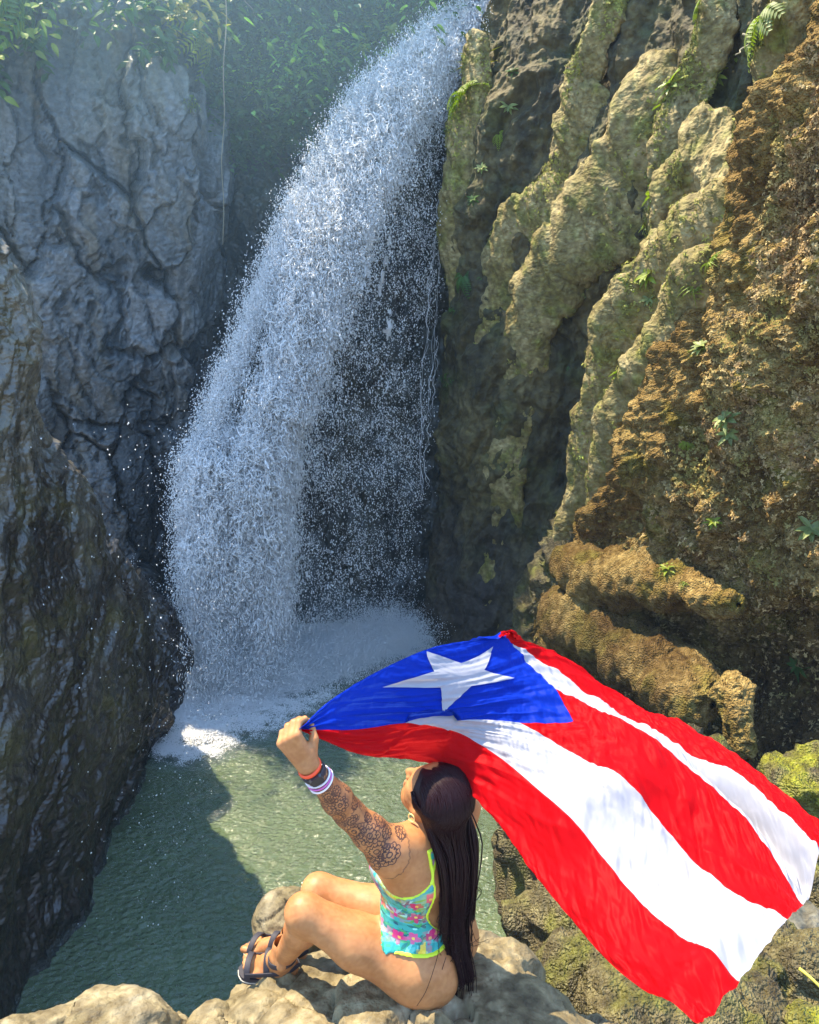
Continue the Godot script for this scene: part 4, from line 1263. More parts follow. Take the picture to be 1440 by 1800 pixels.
func make_person() -> void:
	var b := base
	J.pelvis = Vector3(0.040, 3.047, -2.131) - b
	var pf := Vector3(-0.9, 0, -0.43).normalized()
	var pr := Vector3(0.43, 0, -0.9).normalized()
	var pel: Vector3 = J.pelvis
	var lhip := pel - pr * 0.085 - up * 0.02
	var rhip := pel + pr * 0.085 - up * 0.02
	var waist := pel + up * 0.16 - fu * 0.0
	var chest := pel + up * 0.31 - fu * 0.025
	var neck := pel + up * 0.44 - fu * 0.05
	var lsh := pel + up * 0.425 - ru * 0.155 - fu * 0.015
	var rsh := pel + up * 0.43 + ru * 0.15 - fu * 0.02
	var hc := pel + up * 0.55 - fu * 0.055
	var fd := (fu * 0.83 + up * 0.56).normalized()
	var hu := (up * 0.83 - fu * 0.56).normalized()
	var lelb := Vector3(-0.174, 3.624, -1.976) - b
	var lwri := Vector3(-0.269, 3.829, -1.883) - b
	var lknu := Vector3(-0.323, 3.908, -1.892) - b
	var relb := Vector3(0.189, 3.517, -2.392) - b
	var rwri := Vector3(0.242, 3.807, -2.362) - b
	var rknu := Vector3(0.265, 3.932, -2.331) - b
	var lknee := Vector3(-0.327, 3.207, -2.068) - b
	var rknee := Vector3(-0.309, 3.102, -2.289) - b
	var lank := Vector3(-0.424, 2.900, -2.218) - b
	var rank := Vector3(-0.420, 2.833, -2.345) - b
	var lheel := Vector3(-0.380, 2.795, -2.245) - b
	var ltoe := Vector3(-0.586, 2.795, -2.279) - b
	var rheel := Vector3(-0.364, 2.765, -2.335) - b
	var rtoe := Vector3(-0.595, 2.765, -2.413) - b
	var v := PackedVector3Array()
	var idx := PackedInt32Array()
	# trunk, arms and legs
	field_begin(Vector3(-0.62, -0.2, -0.75), Vector3(0.36, 1.3, 0.35), 0.0082)
	torso_bones(pel, lhip, rhip, pf, waist, chest, neck, lsh, rsh)
	bone(neck - up * 0.03, hc - hu * 0.045 - fd * 0.02, 0.053, 0.05, 0.03)
	var mid := lsh.lerp(lelb, 0.5)
	bone(lsh, mid, 0.06, 0.05, 0.03)
	bone(mid, lelb, 0.05, 0.041, 0.02)
	mid = lelb.lerp(lwri, 0.3)
	bone(lelb, mid, 0.041, 0.042, 0.02)
	bone(mid, lwri, 0.042, 0.0255, 0.02)
	mid = rsh.lerp(relb, 0.5)
	bone(rsh, mid, 0.058, 0.048, 0.03)
	bone(mid, relb, 0.048, 0.04, 0.02)
	mid = relb.lerp(rwri, 0.3)
	bone(relb, mid, 0.04, 0.041, 0.02)
	bone(mid, rwri, 0.041, 0.0255, 0.02)
	for q in [[lhip, lknee, lank], [rhip, rknee, rank]]:
		mid = (q[0] as Vector3).lerp(q[1], 0.5) - up * 0.012
		bone(q[0], mid, 0.097, 0.079, 0.03)
		bone(mid, q[1], 0.079, 0.055, 0.03)
		var calf: Vector3 = (q[1] as Vector3).lerp(q[2], 0.33) - pf * 0.018
		bone(q[1], calf, 0.053, 0.051, 0.03)
		bone(calf, q[2], 0.051, 0.034, 0.03)
	field_surface(v, idx, field)
	relax(v, idx)
	# the swimsuit: the same trunk on a finer grid, 4 mm larger, cut to the suit's outline
	field_begin(pel + Vector3(-0.3, -0.02, -0.3), pel + Vector3(0.27, 0.5, 0.28), 0.0052)
	torso_bones(pel, lhip, rhip, pf, waist, chest, neck, lsh, rsh)
	for q in [[lhip, lknee], [rhip, rknee]]:
		bone(q[0], (q[0] as Vector3).lerp(q[1], 0.5) - up * 0.012, 0.097, 0.079, 0.03)
	var trunk := field.duplicate()
	var suit := PackedFloat32Array()
	suit.resize(field.size())
	suit.fill(1.0)
	var trim := suit.duplicate()
	for z in f_nz:
		for y in f_ny:
			var at := (z * f_ny + y) * f_nx
			for x in f_nx:
				var d := trunk[at + x]
				if d > 0.05 or d < -0.05:
					continue
				var p := f_lo + Vector3(x, y, z) * f_h
				var g := suit_region(p)
				suit[at + x] = maxf(d - 0.0045, g)
				trim[at + x] = maxf(maxf(d - 0.0075, absf(g + 0.002) - 0.0046), (p - pel).dot(pf) - 0.02)
	var sv := PackedVector3Array()
	var sidx := PackedInt32Array()
	field_surface(sv, sidx, suit)
	relax(sv, sidx)
	relax(sv, sidx)
	var tv := PackedVector3Array()
	var tidx := PackedInt32Array()
	field_surface(tv, tidx, trim)
	for q in 4:
		relax(tv, tidx)
	var arm_end := v.size()
	# head
	var n0 := v.size()
	field_begin(hc - Vector3.ONE * 0.17, hc + Vector3.ONE * 0.17, 0.0042)
	bone(hc - fd * 0.022 + hu * 0.022, hc + fd * 0.01 + hu * 0.026, 0.083, 0.078, 0.02)
	bone(hc + fd * 0.035 - hu * 0.02, hc + fd * 0.045 - hu * 0.055, 0.06, 0.045, 0.03)
	bone(hc + fd * 0.06 - hu * 0.085, hc + fd * 0.075 - hu * 0.096, 0.027, 0.02, 0.03)
	for s in [-1.0, 1.0]:
		bone(hc - fd * 0.005 - hu * 0.045 + ru * (s * 0.05), hc + fd * 0.055 - hu * 0.088 + ru * (s * 0.02), 0.022, 0.02, 0.025)
		bone(hc + fd * 0.062 - hu * 0.02 + ru * (s * 0.038), hc + fd * 0.05 - hu * 0.045 + ru * (s * 0.042), 0.022, 0.02, 0.02)
		bone(hc + fd * 0.082 + hu * 0.016 + ru * (s * 0.015), hc + fd * 0.068 + hu * 0.014 + ru * (s * 0.046), 0.01, 0.009, 0.012)
		bone(hc - fd * 0.012 + hu * 0.004 + ru * (s * 0.079), hc - fd * 0.004 - hu * 0.03 + ru * (s * 0.075), 0.014, 0.01, 0.006, ru, 0.5)
	bone(hc + fd * 0.09 + hu * 0.005, hc + fd * 0.112 - hu * 0.034, 0.009, 0.0125, 0.014)
	bone(hc + fd * 0.098 - hu * 0.038 - ru * 0.012, hc + fd * 0.098 - hu * 0.038 + ru * 0.012, 0.009, 0.009, 0.006)
	bone(hc + fd * 0.095 - hu * 0.057 - ru * 0.016, hc + fd * 0.095 - hu * 0.057 + ru * 0.016, 0.0075, 0.0075, 0.006)
	bone(hc + fd * 0.092 - hu * 0.07 - ru * 0.013, hc + fd * 0.092 - hu * 0.07 + ru * 0.013, 0.0085, 0.0085, 0.006)
	bone(hc - hu * 0.045 - fd * 0.02, neck - up * 0.0, 0.05, 0.053, 0.03)
	field_surface(v, idx, field)
	relax(v, idx, n0)
	var head_end := v.size()
	# hands
	for q in [[lwri, lelb, lknu, 1.0], [rwri, relb, rknu, -1.0]]:
		n0 = v.size()
		var w: Vector3 = q[0]
		var kn: Vector3 = q[2]
		field_begin(w.min(kn) - Vector3.ONE * 0.085, w.max(kn) + Vector3.ONE * 0.085, 0.0034)
		bone(w + (q[1] - w).normalized() * 0.05, w, 0.0275, 0.0255, 0.01)
		hand(w, kn, Vector3(-0.25, -0.1, 1.0), q[3])
		field_surface(v, idx, field)
		relax(v, idx, n0)
	# feet
	for q in [[lheel, ltoe, lank, pr], [rheel, rtoe, rank, -pr]]:
		n0 = v.size()
		var lo: Vector3 = (q[0] as Vector3).min(q[1]).min(q[2])
		var hi: Vector3 = (q[0] as Vector3).max(q[1]).max(q[2])
		field_begin(lo - Vector3.ONE * 0.06, hi + Vector3.ONE * 0.06, 0.004)
		foot(q[0], q[1], q[2], q[3])
		bone(q[2], q[2] + up * 0.04, 0.036, 0.037, 0.02)
		field_surface(v, idx, field)
		relax(v, idx, n0)
	# colour and the sleeve of drawn lines on the raised arm
	var cols := PackedColorArray()
	cols.resize(v.size())
	var uv := PackedVector2Array()
	uv.resize(v.size())
	var total := lsh.distance_to(lelb) + lelb.distance_to(lwri)
	var cam := Vector3(0, 5, 0) - b
	for k in v.size():
		var p := v[k]
		var t := fbm.get_noise_3dv(p * 9.0) + fbm2.get_noise_3dv(p * 60.0) * 0.7
		cols[k] = Color(0.36, 0.145, 0.05).lerp(Color(0.48, 0.22, 0.085), clampf(0.5 + t, 0, 1))
		uv[k] = Vector2(0.5, 0.995)
		if k < arm_end and p.distance_to(lelb) < 0.33 and (p - lsh).dot(lelb - lsh) > -0.04 * 0.26:
			var a := Geometry3D.get_closest_point_to_segment(p, lsh, lelb)
			var c := Geometry3D.get_closest_point_to_segment(p, lelb, lwri)
			var fore := p.distance_to(c) < p.distance_to(a)
			var o := c if fore else a
			if p.distance_to(o) < 0.075:
				var ax := ((lwri - lelb) if fore else (lelb - lsh)).normalized()
				var s := lelb.distance_to(o) + lsh.distance_to(lelb) if fore else lsh.distance_to(o)
				var n1 := (cam - ax * cam.dot(ax)).normalized()
				var n2 := ax.cross(n1)
				var q := p - o
				uv[k] = Vector2(0.5 + atan2(q.dot(n2), q.dot(n1)) / TAU, s / total * 0.92)
		elif k >= arm_end and k < head_end:
			var q := p - hc
			var lip := q.distance_to(fd * 0.1 - hu * 0.063)
			if lip < 0.022:
				cols[k] = cols[k].lerp(Color(0.5, 0.16, 0.13), 0.6 * (1.0 - lip / 0.022))
	var who := node("person", b)
	tag(who, "woman with long wet dark hair in a floral swimsuit sitting holding up a flag", "person")
	var skin := StandardMaterial3D.new()
	skin.vertex_color_use_as_albedo = true
	skin.roughness = 0.5
	skin.metallic_specular = 0.42
	skin.albedo_texture = tattoo()
	skin.texture_repeat = false
	skin.subsurf_scatter_enabled = true
	skin.subsurf_scatter_strength = 0.12
	obj("body", simple_mesh(v, idx, cols, uv), skin, who)
	var cloth := std(Color.WHITE, 0.6)
	cloth.albedo_texture = floral()
	cloth.uv1_triplanar = true
	cloth.uv1_scale = Vector3.ONE * 2.7
	var sw := obj("swimsuit", simple_mesh(sv, sidx), cloth, who)
	obj("trim", simple_mesh(tv, tidx), std(lin(0.6, 0.75, 0.03), 0.6), sw)
	# wet hair
	make_hair(who, hc, fd, hu, pel, chest, waist)
	# sandals
	var black := std(lin(0.025, 0.022, 0.03), 0.7)
	for q in [[lheel, ltoe, lank, pr], [rheel, rtoe, rank, -pr]]:
		sandal(who, q[0], q[1], q[2], q[3], black)
	# wrist things
	var ax := (lelb - lwri).normalized()
	var side := Vector3(0, 1, 0)
	obj("bracelet", band(lwri + ax * 0.004, ax, 0.0305, 0.0305, 0.006, 0.004), std(lin(0.85, 0.08, 0.02), 0.5), who).set_meta("label", "orange red wristband")
	var watch := Node3D.new()
	watch.name = "watch"
	who.add_child(watch)
	obj("strap", band(lwri + ax * 0.026, ax, 0.0325, 0.0325, 0.011, 0.003), black, watch)
	var wn := (cam - lwri - ax * (cam - lwri).dot(ax)).normalized()
	wn = (wn + ax.cross(wn) * 0.25).normalized()
	var wc := lwri + ax * 0.026 + wn * 0.034
	var face := obj("watch_face", face_mesh(wc, wn, ax, 0.015, 0.019, 0.0055), std(lin(0.03, 0.03, 0.035), 0.12), watch)
	for k in 3:
		var at := 0.05 + k * 0.011
		obj("bracelet", band(lwri + ax * at, (ax + Vector3(0.1, 0.05, 0) * (k - 1)).normalized(), 0.0345 + k * 0.001, 0.0345 + k * 0.001, 0.0028, 0.0028), std([lin(0.8, 0.75, 0.78), lin(0.55, 0.12, 0.4), lin(0.85, 0.8, 0.8)][k], 0.3), who).set_meta("label", ["white bead bracelet", "pink bracelet", "white bracelet nearest the elbow"][k])
	var ear := hc - fd * 0.004 - hu * 0.052 - ru * 0.08
	obj("earring", band(ear, ru, 0.012, 0.012, 0.0018, 0.0018), std(lin(0.9, 0.65, 0.25), 0.25), who)

func face_mesh(c: Vector3, n: Vector3, ax: Vector3, hx: float, hy: float, hz: float) -> ArrayMesh:
	var s := n.cross(ax).normalized()
	var st := SurfaceTool.new()
	st.begin(Mesh.PRIMITIVE_TRIANGLES)
	st.set_smooth_group(-1)
	var ring := []
	for k in 16:
		var a := TAU * (k + 0.5) / 16
		var q := Vector2(cos(a), sin(a))
		q = q / pow(pow(absf(q.x), 4) + pow(absf(q.y), 4), 0.25)
		ring.append(ax * (q.x * hx) + s * (q.y * hy))
	for k in 16:
		var e := (k + 1) % 16
		var a: Vector3 = c + ring[k] - n * hz
		var b: Vector3 = c + ring[e] - n * hz
		var d: Vector3 = c + ring[k] * 0.94 + n * hz
		var f: Vector3 = c + ring[e] * 0.94 + n * hz
		for p in [a, d, b, b, d, f, d, c + n * hz, f]:
			st.add_vertex(p)
	st.generate_normals()
	return st.commit()

func make_hair(who: Node3D, hc: Vector3, fd: Vector3, hu: Vector3, pel: Vector3, chest: Vector3, waist: Vector3) -> void:
	var r := RandomNumberGenerator.new()
	r.seed = 31
	var mat := std(lin(0.016, 0.0045, 0.006), 0.42)
	mat.metallic_specular = 0.3
	# cap
	var nu := 48
	var nv := 30
	var p := PackedVector3Array()
	p.resize(nu * nv)
	var c := hc - fd * 0.012 + hu * 0.022
	var skull := func(d: Vector3, k: float) -> Vector3: return c + (fd * (d.dot(fd) * 0.1) + hu * (d.dot(hu) * 0.0905) + ru * (d.dot(ru) * 0.093)) * k
	for j in nv:
		var th := 1.95 * j / (nv - 1)
		for i in nu:
			var ph := TAU * i / (nu - 1)
			# pole at the crown, pulled forward only as far as the hairline
			var front := cos(ph)
			var reach := th * lerpf(1.0, 0.64, smoothstep(0.2, 0.9, front))
			var d := hu * cos(reach) + (fd * front + ru * sin(ph)) * sin(reach)
			p[j * nu + i] = skull.call(d, 1.0 + 0.012 * sin(ph * 40.0 + th * 3.0))
	var flip := faces_away(p, nu, nv, c + (p[(nv / 2) * nu + nu / 2] - c) * 3.0)
	var hair := Node3D.new()
	hair.name = "hair"
	who.add_child(hair)
	obj("scalp_hair", grid_mesh(p, nu, nv, flip, PackedColorArray(), PackedVector2Array(), true), mat, hair)
	# locks: over the head, then straight down the back
	var list := []
	var locks := 26
	for l in locks:
		var w := (float(l) + 0.5) / locks * 2.0 - 1.0
		var deep := r.randf_range(-0.012, 0.012)
		var drop := r.randf_range(-0.1, 0.05) if absf(w) < 0.8 else r.randf_range(0.0, 0.12)
		var many := 16
		for k in many:
			var lw := clampf(w + r.randfn() * 0.05, -1.05, 1.05)
			var spread := r.randf_range(-1, 1)
			var depth := r.randf_range(-0.016, 0.014)
			var pts := []
			var rad := []
			# over the skull from the parting
			var tilt := lw * (1.6 + 0.4 * smoothstep(0.6, 1.0, absf(lw)))
			for q in 5:
				var a := lerpf(-1.05 + 0.3 * r.randf() + 0.15 * absf(lw), 1.75, q / 4.0)
				var d := (hu * cos(a) - fd * sin(a)) * cos(tilt * lerpf(0.55, 1.0, q / 4.0)) + ru * sin(tilt * lerpf(0.55, 1.0, q / 4.0))
				pts.append(skull.call(d.normalized(), lerpf(0.985, 1.02, minf(q, 1.0)) + 0.03 * r.randf() * minf(q, 1.0)))
				rad.append(0.0022)
			var end := drop + r.randf_range(-0.04, 0.05)
			var x := lw * 0.08
			var wav := r.randf() * TAU
			var stations := [[0.43, -0.118, 1.0], [0.35, -0.135, 0.98], [0.25, -0.135, 0.9], [0.15, -0.135, 0.78], [0.06, -0.15, 0.66], [-0.02, -0.175, 0.56], [-0.1, -0.175, 0.5]]
			for s in stations:
				if s[0] < end:
					break
				var h: float = s[0]
				var gather := smoothstep(0.36, 0.04, h)
				var lx: float = lerpf(x, w * 0.08 + spread * 0.0045, gather) * s[2] + sin(h * 17.0 + wav * 0.4 + w * 5.0) * 0.007 * (1.0 - h)
				pts.append(pel + up * h + fu * (s[1] + depth * (1.0 - gather * 0.5) + deep) + ru * (lx + 0.008))
				rad.append(lerpf(0.0024, 0.0012, gather))
			pts.append((pts[-1] as Vector3) - up * 0.03 + ru * r.randf_range(-0.012, 0.012))
			rad.append(0.0005)
			# smooth the path
			var sp := []
			var sr := []
			var m := 26
			for q in m:
				var t := float(q) / (m - 1)
				sp.append(spline(pts, t))
				sr.append(spline_f(rad, t))
			list.append([sp, sr, 4])
	for k in 70:
		# stray hairs that curl off the ends
		var s := pel + up * r.randf_range(0.0, 0.36) - fu * r.randf_range(0.135, 0.16) + ru * r.randf_range(-0.085, 0.08)
		var pts := [s, s - up * 0.05 - ru * 0.02 * r.randfn(), s - up * 0.1 - ru * 0.03 * r.randfn() - fu * 0.01, s - up * 0.14 - ru * 0.03 * r.randfn()]
		var sp := []
		var sr := []
		for q in 14:
			sp.append(spline(pts, q / 13.0))
			sr.append(0.001)
		list.append([sp, sr, 3])
	obj("hanging_hair", tubes(list), mat, hair)

func sandal(who: Node3D, heel: Vector3, toe: Vector3, ankle: Vector3, inner: Vector3, mat: Material) -> void:
	var d := (toe - heel).normalized()
	var s := (inner - d * inner.dot(d)).normalized()
	var root := Node3D.new()
	root.name = "sandal"
	who.add_child(root, true)
	var length := heel.distance_to(toe) + 0.022
	var widths := [0.02, 0.034, 0.036, 0.034, 0.037, 0.044, 0.048, 0.044, 0.022]
	for layer in [["sole", -0.02, 0.002, 1.0, mat], ["midsole", -0.0145, -0.0105, 1.025, std(lin(0.45, 0.42, 0.36), 0.7)]]:
		var st := SurfaceTool.new()
		st.begin(Mesh.PRIMITIVE_TRIANGLES)
		st.set_smooth_group(-1)
		var ring := []
		var n := 28
		for k in n:
			var t := float(k) / (n - 1)
			ring.append([t, 1.0])
		for k in n:
			ring.append([1.0 - float(k) / (n - 1), -1.0])
		var pts := []
		for q in ring:
			var t: float = q[0]
			var w: float = spline_f(widths, t) * sqrt(clampf(1.0 - pow(absf(t * 2 - 1), 9.0), 0.0, 1.0)) * layer[3]
			pts.append(heel - d * 0.012 + d * (length * ((t - 0.5) * layer[3] + 0.5)) + s * (w * q[1] + 0.004 * sin(t * PI)))
		var mid := heel.lerp(toe, 0.5)
		for k in pts.size():
			var a: Vector3 = pts[k]
			var e: Vector3 = pts[(k + 1) % pts.size()]
			var lo: Vector3 = up * layer[1]
			var hi: Vector3 = up * layer[2]
			for p in [a + lo, e + lo, a + hi, e + lo, e + hi, a + hi, a + hi, e + hi, mid + hi, a + lo, mid + lo, e + lo]:
				st.add_vertex(p)
		st.generate_normals()
		obj(layer[0], st.commit(), layer[4], root)
	# straps: arcs over the foot, flat bands
	var arcs := [[0.76, 0.05, 0.047, 0.011], [0.46, 0.085, 0.043, 0.011]]
	for a in arcs:
		var c: Vector3 = heel + d * (length * a[0])
		var pts := []
		var rad := []
		for k in 17:
			var g := PI * k / 16
			pts.append(c + s * (cos(g) * a[2]) + up * (pow(sin(g), 0.8) * a[1] + 0.002) + d * (0.012 * (0.5 - k / 16.0)))
			rad.append(a[3])
		obj("strap", tubes([[pts, rad, 8, -d, 1.0]]) if false else strap_mesh(pts, d, a[3], 0.0028), mat, root)
	# round the ankle, sloping to the heel
	var pts2 := []
	for k in 33:
		var g := TAU * k / 32
		pts2.append(ankle - up * 0.014 + d * (0.006 + cos(g) * 0.046) + s * (sin(g) * 0.041) - up * (0.012 * (1.0 - cos(g)) * -0.6))
	obj("strap", strap_mesh(pts2, up, 0.01, 0.0028), mat, root)
	for q in [-1.0, 1.0]:
		var l := [heel + d * (length * 0.76) + s * (q * 0.046) + up * 0.018, heel + d * (length * 0.46) + s * (q * 0.045) + up * 0.03, heel + d * 0.03 + s * (q * 0.036) + up * 0.045, heel - d * 0.004 + up * 0.05]
		var fine := []
		for k in 16:
			fine.append(spline(l, k / 15.0))
		obj("strap", strap_mesh(fine, up, 0.008, 0.0026), mat, root)

# a flat strap that follows a line; "across" is the direction of its width
func strap_mesh(pts: Array, across: Vector3, half: float, thick: float) -> ArrayMesh:
	var nu := 9
	var p := PackedVector3Array()
	p.resize(nu * pts.size())
	var mid := Vector3.ZERO
	for q in pts:
		mid += q / pts.size()
	for j in pts.size():
		var t: Vector3 = (pts[mini(j + 1, pts.size() - 1)] - pts[maxi(j - 1, 0)]).normalized()
		var w := (across - t * across.dot(t)).normalized()
		var n := t.cross(w).normalized()
		for i in nu:
			var a := TAU * i / (nu - 1)
			var c := cos(a)
			var s := sin(a)
			p[j * nu + i] = pts[j] + w * (half * signf(c) * pow(absf(c), 0.4)) + n * (thick * signf(s) * pow(absf(s), 0.4))
	var n2 := grid_normals(p, nu, pts.size(), false, true)
	var k := (pts.size() / 2) * nu
	return grid_mesh(p, nu, pts.size(), n2[k].dot(p[k] - pts[pts.size() / 2]) < 0.0, PackedColorArray(), PackedVector2Array(), true)

func stroke(im: Image, a: Vector2, b: Vector2, w: float, c: Color) -> void:
	var n := int(a.distance_to(b) / 0.7) + 1
	for k in n + 1:
		var p := a.lerp(b, float(k) / n)
		var r := w * 0.5
		for y in range(int(p.y - r), int(p.y + r) + 1):
			for x in range(int(p.x - r), int(p.x + r) + 1):
				if x >= 0 and y >= 0 and x < im.get_width() and y < im.get_height():
					im.set_pixel(x, y, c)

func ring_stroke(im: Image, c: Vector2, r: float, w: float, col: Color, petals := 0, depth := 0.0) -> void:
	var last := Vector2.ZERO
	var n := 40
	for k in n + 1:
		var a := TAU * k / n
		var rr := r * (1.0 + depth * absf(sin(a * petals * 0.5))) if petals else r
		var p := c + Vector2(cos(a) * 1.8, sin(a)) * rr
		if k:
			stroke(im, last, p, w, col)
		last = p

func tattoo() -> ImageTexture:
	var r := RandomNumberGenerator.new()
	r.seed = 8
	var size := 512
	var im := Image.create(size, size, false, Image.FORMAT_RGB8)
	im.fill(Color.WHITE)
	# soft grey wash under the lines
	for y in size:
		for x in size:
			var v := y / float(size)
			if v > 0.03 and v < 0.86:
				var g := fbm.get_noise_2d(x * 0.012, y * 0.012) + 0.5 * fbm2.get_noise_2d(x * 0.04, y * 0.04)
				var s := clampf(0.1 + g * 0.4, 0.0, 0.34) * smoothstep(0.03, 0.1, v) * (1.0 - smoothstep(0.8, 0.86, v))
				im.set_pixel(x, y, Color.WHITE.lerp(Color(0.5, 0.52, 0.72), s))
	var ink := Color(0.38, 0.4, 0.6)
	var ink2 := Color(0.5, 0.5, 0.68)
	for row in 9:
		for col in 5:
			var c := Vector2((col + 0.5 * (row % 2) + r.randf_range(0.2, 0.6)) / 5.0 * size, (0.07 + row * 0.09 + r.randf_range(-0.015, 0.015)) * size)
			var rad := r.randf_range(20, 31)
			ring_stroke(im, c, rad * 0.26, 2.0, ink)
			ring_stroke(im, c, rad * 0.55, 2.0, ink, 7 + r.randi() % 5, 0.4)
			if (row + col) % 2 == 0:
				ring_stroke(im, c, rad * 0.95, 2.0, ink2, 9 + r.randi() % 5, 0.25)
				for q in 14:
					var a := TAU * q / 14
					var d := Vector2(cos(a) * 1.8, sin(a))
					stroke(im, c + d * rad * 0.65, c + d * rad * 0.95, 1.6, ink)
			else:
				for q in 9:
					var a := TAU * q / 9
					var d := Vector2(cos(a) * 1.8, sin(a))
					stroke(im, c + d * rad * 0.3, c + d * rad * 0.8, 1.6, ink2)
	for k in 120:
		var c := Vector2(r.randf() * size, r.randf_range(0.05, 0.83) * size)
		var a := r.randf() * TAU
		for q in 5:
			var e := c + Vector2(cos(a) * 1.6, sin(a)) * 6.0
			stroke(im, c, e, 1.8, ink2)
			c = e
			a += r.randfn() * 0.6
	return ImageTexture.create_from_image(im)

func floral() -> ImageTexture:
	var r := RandomNumberGenerator.new()
	r.seed = 15
	var size := 384
	var im := Image.create(size, size, false, Image.FORMAT_RGB8)
	im.fill(Color(0.2, 0.66, 0.64))
	var greens := [Color(0.02, 0.42, 0.42), Color(0.1, 0.55, 0.4), Color(0.05, 0.3, 0.4), Color(0.55, 0.9, 0.85), Color(0.25, 0.65, 0.3)]
	for k in 420:
		var c := Vector2(r.randf(), r.randf()) * size
		var a := r.randfn() * 0.5 + (0.2 if r.randf() < 0.6 else 2.2)
		var l := r.randf_range(14, 46)
		var col: Color = greens[r.randi() % 5]
		var d := Vector2(cos(a), sin(a))
		for q in 6:
			var t := q / 5.0
			stroke(im, c + d * (l * t * 0.8), c + d * (l * (t * 0.8 + 0.2)), 1.5 + 5.0 * sin(PI * t), col)
	for k in 52:
		var c := Vector2(r.randf(), r.randf()) * size
		var col: Color = [Color(0.93, 0.1, 0.5), Color(0.85, 0.05, 0.4), Color(0.97, 0.3, 0.6), Color(0.95, 0.8, 0.2)][r.randi() % 4]
		for q in 5:
			var a := TAU * q / 5 + r.randf() * 0.6
			var e := c + Vector2(cos(a), sin(a)) * r.randf_range(14, 26)
			for s in 4:
				stroke(im, c.lerp(e, s / 4.0), c.lerp(e, (s + 1) / 4.0), [5.0, 11.0, 12.0, 6.0][s], col.darkened(r.randf() * 0.12))
		stroke(im, c, c + Vector2(3, 2), 6, Color(0.98, 0.85, 0.3))
	return ImageTexture.create_from_image(im)

# ---------------------------------------------------------------- the flag

var flag_rows := []
const APEX := 0.52      # how far the triangle reaches along the flag

func flag_base(u: float, v: float) -> Vector3:
	var col := []
	for r in flag_rows:
		col.append(spline(r, u))
	return spline(col, v)

func flag_point(u: float, v: float, lift := 0.0) -> Vector3:
	var p := flag_base(u, v)
	var e := 0.012
	var du := flag_base(u + e, v) - flag_base(u - e, v)
	var dv := flag_base(u, v + e) - flag_base(u, v - e)
	var n := dv.cross(du).normalized()
	if n.y < 0.0:
		n = -n
	var q := Vector3(u * 1.65, v, 0)
	# soft waves, fine crumples and the creases left from folding
	var free := smoothstep(0.0, 0.15, u)
	var d := fbm.get_noise_3dv(q * Vector3(1.6, 2.6, 1) + Vector3(4, 4, 0)) * 0.024 * free
	d += (absf(fbm2.get_noise_3dv(q * Vector3(3.0, 5.5, 1))) - 0.2) * 0.014
	d += (absf(fbm2.get_noise_3dv(q.rotated(Vector3(0, 0, 1), 0.7) * Vector3(4.0, 13.0, 1) + Vector3(0, 0, 3))) - 0.2) * lerpf(0.008, 0.02, smoothstep(0.35, 0.6, u))
	d += fbm.get_noise_3dv(q * 22.0) * 0.0012
	for c in [0.27, 0.52, 0.76]:
		d += 0.003 * exp(-absf(u - c + 0.01 * sin(v * 9.0)) / 0.008)
	d += 0.0025 * exp(-absf(v - 0.5) / 0.006)
	# long soft folds that run out from the held edge
	var fan := atan2(v + 0.15, u * 1.65 + 0.35)
	d += (0.25 - absf(fbm.get_noise_2d(fan * 6.0, u * 1.2))) * 0.024 * free
	# the deep waves that the wind drives through the cloth
	d += 0.05 * exp(-pow((u - 0.66 - 0.12 * (v - 0.3)) / 0.05, 2.0)) * smoothstep(0.02, 0.25, v) * (1.0 - smoothstep(0.4, 0.62, v))
	d += 0.028 * exp(-pow((u - 0.93 - 0.05 * v) / 0.03, 2.0)) * (1.0 - smoothstep(0.25, 0.5, v))
	d -= 0.07 * exp(-pow((v - 0.69) / 0.055, 2.0)) * smoothstep(0.68, 0.84, u)
	d += 0.01 * exp(-pow((v - 0.25 - 0.2 * u) / 0.09, 2.0)) * smoothstep(0.1, 0.3, u) * (1.0 - smoothstep(0.4, 0.6, u))
	d *= 1.0 - 0.6 * exp(-Vector2((u - 0.148) * 1.65, v - 0.5).length_squared() / 0.03)
	# gathered where it is held
	var held := exp(-Vector2(u * 1.65, v).length() / 0.14)
	d += sin(atan2(v, u * 1.65 + 0.001) * 18.0) * 0.008 * held
	return p + n * (d + lift)

func flag_piece(nu: int, nv: int, at: Callable, lift := 0.0) -> ArrayMesh:
	var p := PackedVector3Array()
	p.resize(nu * nv)
	for j in nv:
		for i in nu:
			var q: Vector2 = at.call(float(i) / (nu - 1), float(j) / (nv - 1))
			p[j * nu + i] = flag_point(q.x, q.y, lift)
	return grid_mesh(p, nu, nv, faces_away(p, nu, nv, p[(nv / 2) * nu + nu / 2] + Vector3(0, 5, 1)))

func edge_u(v: float) -> float:
	return APEX * (1.0 - absf(v * 2.0 - 1.0))

